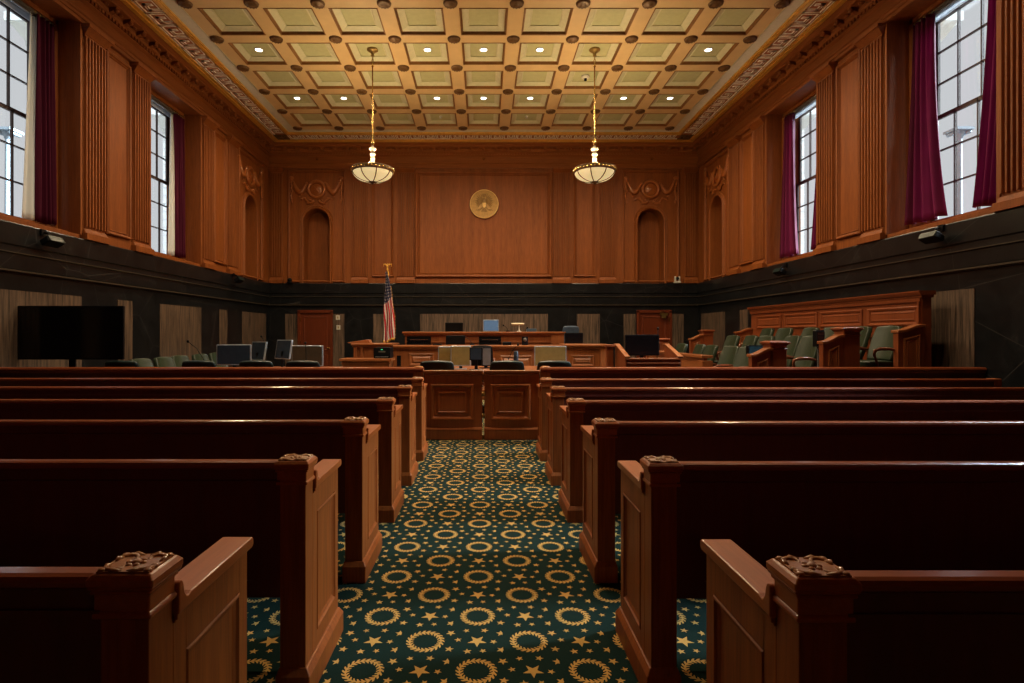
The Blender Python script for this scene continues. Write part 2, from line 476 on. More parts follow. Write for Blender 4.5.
# doors in the far wall
def door(n, x0, x1, hinge, label):
    xc = (x0+x1)/2; hw = (x1-x0)/2
    d = thing(f'door_{n}', label, None, (xc, YB, 0), kind='structure')
    f = MB(); f.box(-hw-.02, -hw+.07, -.045, .1, 0, 2.27); f.box(hw-.07, hw+.02, -.045, .1, 0, 2.27); f.box(-hw-.02, hw+.02, -.045, .1, 2.2, 2.30)
    f.build('door_frame', DOORW, d, bevel=.008)
    def TT(u, w, v): return (u, .0 - w, v)
    l = MB(TT); l.box(-hw+.07, hw-.07, -.04, .0, .01, 2.2); ring(l, -hw+.17, hw-.17, .95, 2.08, [(0,0),(0,.012),(.02,.02),(.05,.004)]); ring(l, -hw+.17, hw-.17, .2, .82, [(0,0),(0,.012),(.02,.02),(.05,.004)])
    lf = l.build('door_leaf', DOORW, d)
    h = MB(); hx = -hinge*(hw-.13); h.lathe([(.0,-.09),(.03,-.085),(.035,-.06),(.015,-.04),(.03,-.01),(.03,0)], (hx,0,1.03), 12, 0, axis='y'); h.build('door_knob', BRASS, d)
    for z in (1.97, 1.2, .4):
        g = MB(); g.box(hinge*(hw-.07)-.012, hinge*(hw-.07)+.012, -.055, -.02, z-.06, z+.06); g.build('hinge', BRASS, d)
    return d
d1 = door(1, bx(298), bx(332), -1, 'reddish wooden door in the far wall left of the bench')
d2 = door(2, bx(637.5), bx(671.5), 1, 'reddish wooden door with brass closer in the far wall right of the bench')
c = MB(); c.box(.18, .42, -.13, -.05, 2.12, 2.19); c.tube([(.3,-.1,2.19),(.12,-.2,2.24),(.35,-.06,2.27)], .012, 6); c.box(.22,.36,-.13,-.05,2.03,2.12)
c.build('door_closer', BRASSD, d2)

# ------------------------------------------------------------------ ceiling
P = 1.26; Y0 = 16.70; NR = 14
beam = .155
mb = MB()
xs = [-5.67 + P*i for i in range(10)]; ys = [Y0 - P*i for i in range(NR+1)]
for x in xs[1:-1]: mb.box(x-beam, x+beam, ys[-1]-.13, Y0+.13, ZC, ZC+.2, 0)
for x, s in ((xs[0], -1), (xs[-1], 1)): mb.box(x-(.13 if s < 0 else beam), x+(.13 if s > 0 else beam), ys[-1]-.13, Y0+.13, ZC, ZC+.2, 0)
for i, y in enumerate(ys):
    for j in range(9): mb.box(xs[j]+beam, xs[j+1]-beam, y-(beam if i < NR else .13), y+(beam if i else .13), ZC, ZC+.2, 0)
for i in range(NR):
    for j in range(9):
        a0, a1 = xs[j]+beam, xs[j+1]-beam; b0, b1 = ys[i+1]+beam, ys[i]-beam
        def rg(steps, m, fill=False):
            vs = []
            for ins, z in steps: vs += [(a0+ins,b0+ins,z),(a1-ins,b0+ins,z),(a1-ins,b1-ins,z),(a0+ins,b1-ins,z)]
            fs = []
            for q in range(len(steps)-1):
                for e in range(4): fs.append((4*q+e, 4*q+(e+1) % 4, 4*q+4+(e+1) % 4, 4*q+4+e))
            if fill: n = 4*(len(steps)-1); fs.append((n,n+1,n+2,n+3))
            mb.add(vs, fs, m)
        rg([(0,ZC+.0),(.002,ZC-.012),(.022,ZC-.006),(.03,ZC+.045),(.045,ZC+.05)], 1)
        rg([(.045,ZC+.05),(.165,ZC+.095)], 2)
        rg([(.165,ZC+.095),(.168,ZC+.085),(.185,ZC+.085)], 2)
        rg([(.185,ZC+.085),(.186,ZC+.10)], 3, True)
# the border bands
def band(o0, o1, z, m, up=ZC+.2):
    A = 5.67; yb = ys[-1]
    mb.box(-A-o1, -A-o0, yb-o1, Y0+o1, z, up, m); mb.box(A+o0, A+o1, yb-o1, Y0+o1, z, up, m)
    mb.box(-A-o0, A+o0, Y0+o0, Y0+o1, z, up, m); mb.box(-A-o0, A+o0, yb-o1, yb-o0, z, up, m)
band(.13, .15, ZC-.008, 2); band(.15, .42, ZC+.03, 4); band(.42, .46, ZC-.01, 5); band(.46, .53, ZC-.03, 5); band(.53, .97, ZC, 6); band(.97, 1.03, ZC-.02, 5); band(1.03, 1.12, ZC-.045, 5); band(1.12, 1.6, ZC+.0, 6)
ceiling = mb.build('ceiling', [CEIL_BEAM, CEIL_EDGE, CEIL_FRAME, CEIL_PANEL, GREYB, GOLD, MEAND])
tag(ceiling, 'coffered cream and gold ceiling with a greek key border', kind='structure')
sl = MB(); sl.box(-WX-.9, WX+.9, YF-.9, YB+.9, ZC+.2, ZC+.35); sl.build('ceiling_slab', CEIL_PANEL, ceiling)
# roundels at the beam crossings
r0 = MB(); r0.lathe([(.0,-.05),(.05,-.055),(.07,-.03),(.10,-.045),(.13,-.03),(.14,.0)], (0,0,0), 20, 0)
for a in range(12): r0.ball((.115*math.cos(a*PI/6), .115*math.sin(a*PI/6), -.038), (.012,.012,.008), 0, 6, 4)
ro = r0.build('roundel', BRONZE, ceiling, loc=(xs[0], Y0, ZC))
for i in range(10):
    for j in range(8):
        if i or j:
            c = ro.copy(); COL.objects.link(c); c.location = (xs[i], ys[j], ZC)
# greek key strips
def key_border(p0, dx, dy, length, name):
    """p0 start on the outer edge; (dx,dy) running direction; inward is 90deg left or right"""
    mb = MB(); L = .43; B = .36
    n = int(round(length/L)); L = length/n
    nx, ny = {(0,1): (1,0), (0,-1): (-1,0), (1,0): (0,-1), (-1,0): (0,1)}[(dx,dy)]
    if name == 'R': nx = -1
    def seg(a, b, hw, z, m):
        x0, x1 = sorted((a[0], b[0])); y0, y1 = sorted((a[1], b[1]))
        P0 = (p0[0]+dx*(x0-hw)+nx*(y0-hw), p0[1]+dy*(x0-hw)+ny*(y0-hw)); P1 = (p0[0]+dx*(x1+hw)+nx*(y1+hw), p0[1]+dy*(x1+hw)+ny*(y1+hw))
        mb.box(P0[0], P1[0], P0[1], P1[1], z, ZC+.002, m)
    for i in range(n):
        o = i*L
        pts = [(0,0),(0,1),(.74,1),(.74,.36),(.36,.36),(.36,.66)]
        pts = [(o+a*L, b*B) for a, b in pts]
        low = [(o+.0*L, 0), (o+1.0*L, 0)]
        for a, b in list(zip(pts, pts[1:])) + [(low[0], low[1])]:
            seg(a, b, .038, ZC-.008, 0)
        for a, b in list(zip(pts, pts[1:])) + [(low[0], low[1])]:
            seg(a, b, .010, ZC-.011, 1)
    return mb.build('greek_key', [MEAN_P, MEAND], ceiling)
A = 5.67
key_border((-A-.92, ys[-1]), 0, 1, Y0-ys[-1]+.5, 'L'); key_border((A+.92, ys[-1]), 0, 1, Y0-ys[-1]+.5, 'R'); key_border((-A-.5, Y0+.92), 1, 0, 2*A+1.0, 'B')
for s in (-1, 1):
    m = MB(); m.box(s*(A+.56), s*(A+.95), Y0+.56, Y0+.95, ZC-.02, ZC+.01)
    for a in range(8):
        m.ball((s*(A+.755)+.11*math.cos(a*PI/4), Y0+.755+.11*math.sin(a*PI/4), ZC-.03), (.05,.05,.02), 0, 6, 4)
    m.ball((s*(A+.755), Y0+.755, ZC-.04), (.05,.05,.03), 0, 8, 5)
    m.build('corner_rosette', BRONZE, ceiling)

# ------------------------------------------------------------------ floor with the wreath and star carpet
def carpet():
    m, nt, b = nmat('wreath_carpet'); setc(b, (.02,.07,.05), .95, 0, .1)
    N = nt.nodes; Lk = nt.links
    def math_(op, a, b_=None, c=None, clamp=False):
        n = N.new('ShaderNodeMath'); n.operation = op; n.use_clamp = clamp
        for i, v in enumerate((a, b_, c)):
            if v is None: continue
            if isinstance(v, (int, float)): n.inputs[i].default_value = v
            else: Lk.new(v, n.inputs[i])
        return n.outputs[0]
    tc = N.new('ShaderNodeTexCoord'); sp = N.new('ShaderNodeSeparateXYZ'); Lk.new(tc.outputs['Object'], sp.inputs[0])
    X, Y = sp.outputs[0], sp.outputs[1]
    K = 1.5555/1.5; PX, PY = .505*K, .2375*K
    v = math_('DIVIDE', math_('SUBTRACT', Y, 2.439*K-PY/2), PY)
    row = math_('FLOOR', v)
    ly = math_('MULTIPLY', math_('SUBTRACT', math_('FRACT', v), .5), PY)          # -PY/2..PY/2
    u = math_('ADD', math_('DIVIDE', math_('ADD', X, .032*K), PX), math_('ADD', math_('MULTIPLY', row, .5), .25))
    lx = math_('MULTIPLY', math_('SUBTRACT', math_('FRACT', u), .25), PX)          # -.25..+.75 of PX, wreath at 0, star at PX/2
    def star(cx, cy, R, rot):
        R = R*1.12
        dx = math_('SUBTRACT', lx, cx); dy = math_('SUBTRACT', ly, cy)
        r = math_('SQRT', math_('ADD', math_('MULTIPLY', dx, dx), math_('MULTIPLY', dy, dy)))
        th = math_('ADD', math_('ARCTAN2', dy, dx), rot + 20*PI)
        md = math_('PINGPONG', th, PI/5)
        P1 = (.40*math.cos(PI/5), .40*math.sin(PI/5)); nx_, ny_ = P1[1], 1-P1[0]
        l = math.hypot(nx_, ny_); nx_ /= l; ny_ /= l
        f = math_('ADD', math_('MULTIPLY', math_('MULTIPLY', r, math_('COSINE', md)), nx_), math_('MULTIPLY', math_('MULTIPLY', r, math_('SINE', md)), ny_))
        return math_('LESS_THAN', f, nx_*R)
    out = None
    # wreath: two rings of slanted leaves
    r = math_('SQRT', math_('ADD', math_('MULTIPLY', lx, lx), math_('MULTIPLY', ly, ly)))
    th = math_('MULTIPLY', math_('ADD', math_('ARCTAN2', ly, lx), PI), 22/(2*PI))
    dr = math_('SUBTRACT', r, .079); adr = math_('ABSOLUTE', dr)
    s = math_('FRACT', math_('ADD', th, math_('MULTIPLY', adr, 36.0)))
    s2 = math_('ABSOLUTE', math_('SUBTRACT', s, .5))
    wd = math_('MULTIPLY', math_('SUBTRACT', .52, s2), .040)
    leaf = math_('MULTIPLY', math_('LESS_THAN', adr, .018), math_('LESS_THAN', s2, math_('SUBTRACT', .37, math_('MULTIPLY', adr, 10.0))))
    core = math_('LESS_THAN', adr, .0035)
    out = math_('MAXIMUM', leaf, core)
    big = star(PX/2, 0, .046, PI/2)
    out = math_('MAXIMUM', out, big)
    for cx, cy, R, rot in [(.125,.075,.024,.3),(.125,-.070,.022,1.1),(.385,.072,.024,.9),(.382,-.076,.023,.1),(.165,.012,.018,.7),(.345,-.005,.018,.2),
                           (.205,.098,.017,.5),(.30,.100,.020,1.3),(.215,-.090,.021,.8),(.292,-.085,.017,.4),(.0,.0,.0001,0)][:10]:
        out = math_('MAXIMUM', out, star(cx, cy, R, rot))
    nz = N.new('ShaderNodeTexNoise'); nz.inputs['Scale'].default_value = 260; nz.inputs['Detail'].default_value = 2; Lk.new(tc.outputs['Object'], nz.inputs['Vector'])
    g = N.new('ShaderNodeValToRGB'); g.color_ramp.elements[0].color = (.003,.013,.011,1); g.color_ramp.elements[1].color = (.009,.029,.024,1)
    y = N.new('ShaderNodeValToRGB'); y.color_ramp.elements[0].color = (.42,.23,.05,1); y.color_ramp.elements[1].color = (.68,.42,.13,1)
    Lk.new(nz.outputs['Fac'], g.inputs['Fac']); Lk.new(nz.outputs['Fac'], y.inputs['Fac'])
    mx = N.new('ShaderNodeMix'); mx.data_type = 'RGBA'; Lk.new(out, mx.inputs[0]); Lk.new(g.outputs['Color'], mx.inputs[6]); Lk.new(y.outputs['Color'], mx.inputs[7])
    Lk.new(mx.outputs[2], b.inputs['Base Color'])
    bp = N.new('ShaderNodeBump'); bp.inputs['Strength'].default_value = .4; bp.inputs['Distance'].default_value = .003
    Lk.new(nz.outputs['Fac'], bp.inputs['Height']); Lk.new(bp.outputs['Normal'], b.inputs['Normal'])
    b.inputs['Sheen Weight'].default_value = .0
    return m
fl = MB(); fl.box(-WX-.2, WX+.2, YF-.5, 8.12, -.2, -.0555); fl.box(-WX-.2, WX+.2, 8.12, YB+.2, -.2, 0); tag(fl.build('floor', carpet()), 'dark green carpet patterned with golden wreaths and stars', kind='structure')
# ------------------------------------------------------------------ windows
def glassmat():
    m = bpy.data.materials.new('window_glass'); m.use_nodes = True; nt = m.node_tree; nt.nodes.clear()
    o = nt.nodes.new('ShaderNodeOutputMaterial'); t = nt.nodes.new('ShaderNodeBsdfTransparent'); t.inputs[0].default_value = (.96,.98,1,1)
    g = nt.nodes.new('ShaderNodeBsdfGlossy'); g.inputs['Roughness'].default_value = .02
    mx = nt.nodes.new('ShaderNodeMixShader')
    mx.inputs[0].default_value = .07; nt.links.new(t.outputs[0], mx.inputs[1]); nt.links.new(g.outputs[0], mx.inputs[2]); nt.links.new(mx.outputs[0], o.inputs[0])
    return m
GLASS = glassmat()
SASH = flat('sash_brown', (.055,.03,.024), .45)

def velvet(name, col, tr):
    m, nt, b = nmat(name); setc(b, col, .75, 0, .2); b.inputs['Sheen Weight'].default_value = .12; b.inputs['Sheen Tint'].default_value = (.8,.2,.5,1)
    o = nt.nodes['Material Output']; t = nt.nodes.new('ShaderNodeBsdfTranslucent'); t.inputs[0].default_value = (*tr,1)
    mx = nt.nodes.new('ShaderNodeMixShader'); mx.inputs[0].default_value = .35
    nt.links.new(b.outputs[0], mx.inputs[1]); nt.links.new(t.outputs[0], mx.inputs[2]); nt.links.new(mx.outputs[0], o.inputs[0])
    return m
SHADE = velvet('roller_shade', (.6,.66,.7), (.9,.95,1))
VELV = velvet('maroon_velvet', (.095,.007,.030), (.27,.018,.12))
SHEER = velvet('white_lining', (.80,.83,.82), (.85,.88,.86))

def window(n, T, c, side):
    w = thing(f'window_{n}', f'tall multi-pane sash window in the {side} wall', None, T(c, -.5, 3.27), kind='structure')
    inv = Vector(w.location)
    def TL(u, ww, v):
        p = T(c+u, ww, v); return (p[0]-inv.x, p[1]-inv.y, p[2]-inv.z)
    f = MB(TL)
    for s in (-1, 1):
        f.box(s*1.04, s*.965, -.76, -.36, 3.27, 7.06); f.box(s*.965, s*.90, -.76, -.55, 3.34, 7.06)
    f.box(-1.04, 1.04, -.44, -.36, 6.98, 7.06); f.box(-.97, .97, -.76, -.36, 3.27, 3.40); f.box(-.92, .92, -.42, -.10, 3.27, 3.31)
    f.build('window_casing', WALLW, w, bevel=.006, seg=1)
    zs_u = [5.27, 5.83, 6.38, 6.93]; zs_l = [3.45, 4.05, 4.65, 5.22]
    us = [-.86, -.43, 0, .43, .86]
    for nm, zs, wp in (('upper_sash', zs_u, -.72), ('lower_sash', zs_l, -.66)):
        sm = MB(TL)
        for i, u in enumerate(us):
            h = .035 if i in (0, 4) else .012
            sm.box(u-h+(-.03 if i == 0 else 0), u+h+(.03 if i == 4 else 0), wp-.02, wp+.02, zs[0]-.03, zs[-1]+.03)
        for i, z in enumerate(zs):
            h = .024 if i in (0, 3) else .012
            sm.box(-.9, .9, wp-.02, wp+.02, z-h, z+h)
        so = sm.build(nm, SASH, w)
        g = MB(TL); g.box(-.86, .86, wp-.003, wp+.003, zs[0], zs[-1]); g.build('glazing', GLASS, so)
    b = MB(TL)
    b.box(-.9, .9, -.60, -.597, 6.90, 7.055); b.box(-.9,.9,-.61,-.59,6.88,6.905); b.box(-.9,.9,-.605,-.595,6.96,6.97); b.box(-.9,.9,-.605,-.595,7.01,7.02)
    b.build('shade_cassette', SHADE, w)
    r = MB(TL); r.box(-.97, .97, -.44, -.40, 6.88, 6.98); r.tube([(-.97,-.38,6.93),(.97,-.38,6.93)], .018, 8)
    r.build('curtain_rail', flat('rail_grey', (.10,.09,.08), .4) if 'rail_grey' not in bpy.data.materials else bpy.data.materials['rail_grey'], w)
    # curtains
    left = side == 'left'
    def curtain(far, topw, botw, label, lining):
        sg = 1 if far else -1
        rnd = random.Random(n*7+far)
        cu = thing('curtain', label, 'curtain', T(c+sg*.93, -.38, 6.9), group='velvet window curtains')
        iv = Vector(cu.location)
        def TC(u, ww, v):
            p = T(c+u, ww, v); return (p[0]-iv.x, p[1]-iv.y, p[2]-iv.z)
        NU, NV = 64, 26
        def surf(a0, a1, name, mat, dw, ph, np_):
            m = MB(TC); vs = []; fs = []
            for j in range(NV+1):
                t = j/NV; z = 6.92 + (3.40-6.92)*t
                outer = .94 - .02*t; inner0 = .94-topw; inner1 = .94-botw
                inner = inner0 + (inner1-inner0)*(t**2.2)
                if name == 'lining': outer = inner + .06; inner = inner - .07 - .20*t
                wb_ = -.37 + (.04 if left else .13)*t**1.5
                for i in range(NU+1):
                    q = a0 + (a1-a0)*i/NU
                    u = outer + (inner-outer)*q
                    amp = (.042+.018*t)*(.5 if name == 'lining' else 1)
                    wv = math.sin(q*np_*2*PI + ph + .5*math.sin(3*t+ph))*amp + .012*math.sin(q*np_*4.7*PI+ph*2+t)
                    vs.append((sg*u, wb_+wv+dw, z + (.015*math.sin(q*9) if j == NV else 0)))
            for j in range(NV):
                for i in range(NU):
                    a = j*(NU+1)+i; fs.append((a, a+1, a+NU+2, a+NU+1))
            m.add(vs, fs, 0, True)
            o = m.build(name, mat, cu, recalc=False)
            so = o.modifiers.new('s', 'SOLIDIFY'); so.thickness = .006
            return o
        surf(0, 1, 'drape', VELV, 0, rnd.uniform(0, 6), 3.6 if far else 4)
        if lining: surf(0, 1, 'lining', SHEER, -.05, rnd.uniform(0, 6), 1.3)
        for k in range(5):
            h = MB(TC); h.lathe([(.02,-.02),(.028,0),(.02,.02)], (sg*(.92-topw*k/4), -.38, 6.94), 8)
            h.build('curtain_ring', BRASSD, cu)
    nmw = {0: 'far', 1: 'nearer', 2: 'nearest'}[WINC.index(c)]
    left = side == 'left'
    curtain(True, .37 if left else .42, .42 if left else .81, f'maroon velvet curtain on the far side of the {nmw} window, {side} wall', left)
    curtain(False, .33 if left else .42, .33 if left else .54, f'dark purple curtain on the near side of the {nmw} window, {side} wall', False)
    # sky portal in the opening: a sampling guide for daylight
    L = bpy.data.lights.new('daylight_portal', 'AREA'); L.shape = 'RECTANGLE'; L.size = 1.8; L.size_y = 3.6; L.cycles.is_portal = True
    lo = bpy.data.objects.new('daylight_portal', L); COL.objects.link(lo)
    p = T(c, -.80, 5.2); lo.location = p
    lo.rotation_euler = (0, -PI/2 if side == 'left' else PI/2, 0)
    L.size = 3.6; L.size_y = 1.8
    return w
i = 1
for c in WINC: window(i, T_left, c, 'left'); i += 1
for c in WINC: window(i, T_right, c, 'right'); i += 1

# building across the court, seen through the glass
STONE = flat('pale_stone', (.80,.82,.82), .8, noise=.03)
STONED = flat('painted_stone_shade', (.34,.42,.48), .8, noise=.1)  # blue-grey stands for the shaded edge of an overexposed column
def pier(s, y):
    t = thing('stone_pier', 'pale stone corner pier of the building outside, seen through the %s windows, %s' % ('left' if s < 0 else 'right', 'farther along' if y > 20 else 'closer'), 'building', (s*15, y, 0), group='stone piers of the building outside')
    m = MB(); m.box(-.45,.45,-.35,1.2,0,11.4)
    for k in range(30): m.box(-.46,.46,-.362,-.30,.2+k*.38,.215+k*.38); m.box(-.462,-.40,-.36,1.2,.2+k*.38,.215+k*.38); m.box(.40,.462,-.36,1.2,.2+k*.38,.215+k*.38)
    m.build('pier_shaft', STONE, t)
    m = MB(); m.taper((-.5,.5,-.4,1.3), 11.4, (-.8,.8,-.7,1.5), 11.9); m.box(-.9,.9,-.8,1.6,11.9,12.2)
    for k in range(5): m.box(-.6,-.5,-.3+k*.35,-.15+k*.35,11.3,11.7)
    m.build('pier_cornice', STONE, t)
def column(s, x, y, h, label):
    t = thing('outdoor_column', label, 'column', (s*x, y, 0))
    m = MB(); m.lathe([(.2,0),(.2,.3),(.12,.4),(.085,h-.5),(.085,h-.30)], (0,0,0), 20); m.build('shaft', STONED, t)  # shaft thinned to its shaded edge
    m = MB(); m.lathe([(.085,h-.30),(.11,h-.29),(.12,h-.2),(.2,h-.08),(.0,h-.08)], (0,0,0), 20); m.box(-.27,.27,-.27,.27,h-.08,h)
    for q in (-1, 1): m.lathe([(.0,-.2),(.06,-.2),(.06,.2),(0,.2)], (q*.18,0,h-.13), 12, axis='y')
    m.build('capital', STONED, t)
for s in (-1, 1): pier(s, 18.95); pier(s, 26.75)
column(1, 15, 17.3, 7.96, 'thin column, shade painted grey-blue, outside the nearer window on the right'); column(-1, 15, 17.3, 7.95, 'thin column, shade painted grey-blue, outside the nearer window on the left')

# ------------------------------------------------------------------ seal, sprinklers, small wall items
def seal():
    t = thing('great_seal', 'round bronze eagle seal mounted on the central wall panel', 'wall seal', (.02, YB-.03, 5.83))
    d = MB(); d.lathe([(0,0),(.47,0),(.47,-.05),(.455,-.065),(.435,-.05),(.425,-.035),(0,-.03)], (0,0,0), 56, 0, axis='y')
    for k in range(60):
        a = k*PI/30; d.ball((.395*math.cos(a), -.036, .395*math.sin(a)), (.011,.012,.011), 0, 6, 4)
    d.lathe([(.345,-.03),(.352,-.046),(.36,-.03)], (0,0,0), 48, 0, axis='y')
    d.build('disc', BRONZE_S, t)
    d = MB(); d.lathe([(.452,-.04),(.46,-.075),(.475,-.075),(.485,0),(.47,0)], (0,0,0), 56, 0, axis='y'); d.build('rim', SEALG, t)
    e = MB()
    for s in (-1, 1):
        for k in range(9):       # wing feathers
            a = math.radians(78 - k*15); L = .30 - .010*k
            cx, cz = s*.05, .03
            dx, dz = s*math.cos(a), math.sin(a)
            e.tube([(cx+s*.015*k*.4, -.04, cz), (cx+dx*L*.6, -.052, cz+dz*L*.55+.05), (cx+dx*L, -.045, cz+dz*L+(.02 if k < 4 else 0))], [.026,.022,.006], 6)
        e.tube([(s*.05,-.045,-.10),(s*.13,-.05,-.19),(s*.20,-.045,-.20)], [.02,.014,.008], 6)
        for k in range(5):
            e.ball((s*(.17+.025*k), -.045, -.20+.035*((k % 2)-.5)), (.022,.01,.012), 0, 6, 4)
    e.ball((0,-.05,.17), (.04,.03,.045), 0, 10, 6); e.tube([(-.03,-.055,.175),(-.075,-.055,.16)], [.016,.003], 6)
    e.ball((0,-.045,.02), (.085,.03,.15), 0, 12, 6)
    for k in range(5): e.tube([((k-2)*.02,-.045,-.15),((k-2)*.045,-.04,-.27)], [.018,.012], 6)
    e.lathe([(.0,-.035),(.055,-.045),(.06,-.03)], (0,0,.29), 16, 0, axis='y')
    for a in range(8): e.ball((.075*math.cos(a*PI/4), -.04, .29+.05*math.sin(a*PI/4)), (.016,.01,.012), 0, 6, 4)
    e.build('eagle_relief', SEALR, t)
    sh = MB(); sh.prism([(-.06,.02),(.06,.02),(.06,-.06),(.035,-.11),(0,-.13),(-.035,-.11),(-.06,-.06)], 'y', -.085, -.05)
    for k in range(-2, 3): sh.box(k*.022-.005, k*.022+.005, -.09, -.08, -.10+abs(k)*.015, -.02)
    sh.build('shield', SEALG, t)
    c = MB(); c.box(-.062,.062,-.092,-.06,-.015,.03); c.build('shield_chief', SEALG, t)
BRONZE_S = flat('seal_bronze', (.50,.30,.10), .45, .2)
SEALR = flat('seal_relief', (.30,.17,.05), .45, .2)
SEALG = flat('seal_rim', (.85,.58,.22), .3, .4)
seal()
for px in (317, 484, 652):
    t = thing('sprinkler_head', 'small brass sprinkler head on the far wall frieze, ' + {317: 'above the left arched niche', 484: 'above the round seal', 652: 'above the right arched niche'}[px], 'sprinkler', (bx(px)*.998, YB-.04, 7.33))
    m = MB(); m.lathe([(0,0),(.04,0),(.04,-.012),(.015,-.02),(.015,-.05),(.03,-.06),(0,-.062)], (0,0,0), 12, axis='y'); m.build('head', BRASS, t)

def speaker(x, y, z, s, label):
    t = thing('wall_speaker', label, 'speaker', (x, y, z), group=None)
    b = MB(); b.prism([(-.17,-.055),(.17,-.055),(.145,.055),(-.145,.055)], 'x', -.075, .075)
    o = b.build('speaker_box', BLACK, t, bevel=.02, seg=3); o.rotation_euler = (0, s*.55, 0)
    g = MB(); g.box(-.095, -.088, -.15, .15, -.05, .05) if s > 0 else g.box(.088,.095,-.15,.15,-.05,.05)
    o = g.build('grille', DGREEN, t); o.rotation_euler = (0, s*.55, 0)
    k = MB(); k.tube([(0,0,.05),(s*.06,0,.14),(s*.14,0,.15)], .016, 6); k.box(s*.12,s*.16,-.05,.05,.10,.20); k.build('bracket', BLACK, t)
speaker(6.95, 8.49, 2.99, 1, 'black speaker on the right marble ledge under the nearer window')
speaker(-6.95, 8.82, 2.98, -1, 'black speaker on the left marble ledge under the nearer window')
speaker(6.95, 12.85, 2.95, 1, 'black speaker on the right marble ledge under the far window')
speaker(-6.93, 15.5, 3.02, -1, 'black speaker on the left marble ledge beside the arched niche')

t = thing('security_camera', 'small white camera on the far ledge beside the right arched niche', 'camera', (bx(676), YB-.16, 3.19))
m = MB(); m.box(-.1,.1,-.08,.08,0,.05); m.box(-.09,-.05,-.04,.04,.05,.22); m.box(.05,.09,-.04,.04,.05,.22); m.build('cradle', flat('white_plastic', (.6,.58,.52), .4), t, bevel=.008)
m = MB(); m.ball((0,-.02,.15), .055, 0, 14, 8); m.tube([(0,-.06,.15),(0,-.09,.15)], .03, 10); m.build('lens_ball', BLACK, t)
t = thing('dome_camera', 'small black camera on the far ledge under the left arched panel', 'camera', (bx(291), YB-.16, 3.19))
m = MB(); m.lathe([(.0,0),(.09,0),(.09,.03),(.05,.04)], (0,0,0), 16); m.ball((0,0,.1), .075, 0, 14, 8); m.build('dome', BLACK, t)
WHITEP = bpy.data.materials['white_plastic']
for px, z, nm in ((337.7, 2.05, 'upper'), (338.2, 1.72, 'lower')):
    t = thing('switch_plate', f'{nm} pale switch plate on the stone beside the left far door', 'switch', (bx(px), YB-.012, z))
    m = MB(); m.box(-.065,.065,-.015,0,-.075,.075); m.build('plate', WHITEP, t, bevel=.004); m = MB(); m.box(-.02,.02,-.025,-.012,-.035,.035); m.build('toggle', BRASSD, t)

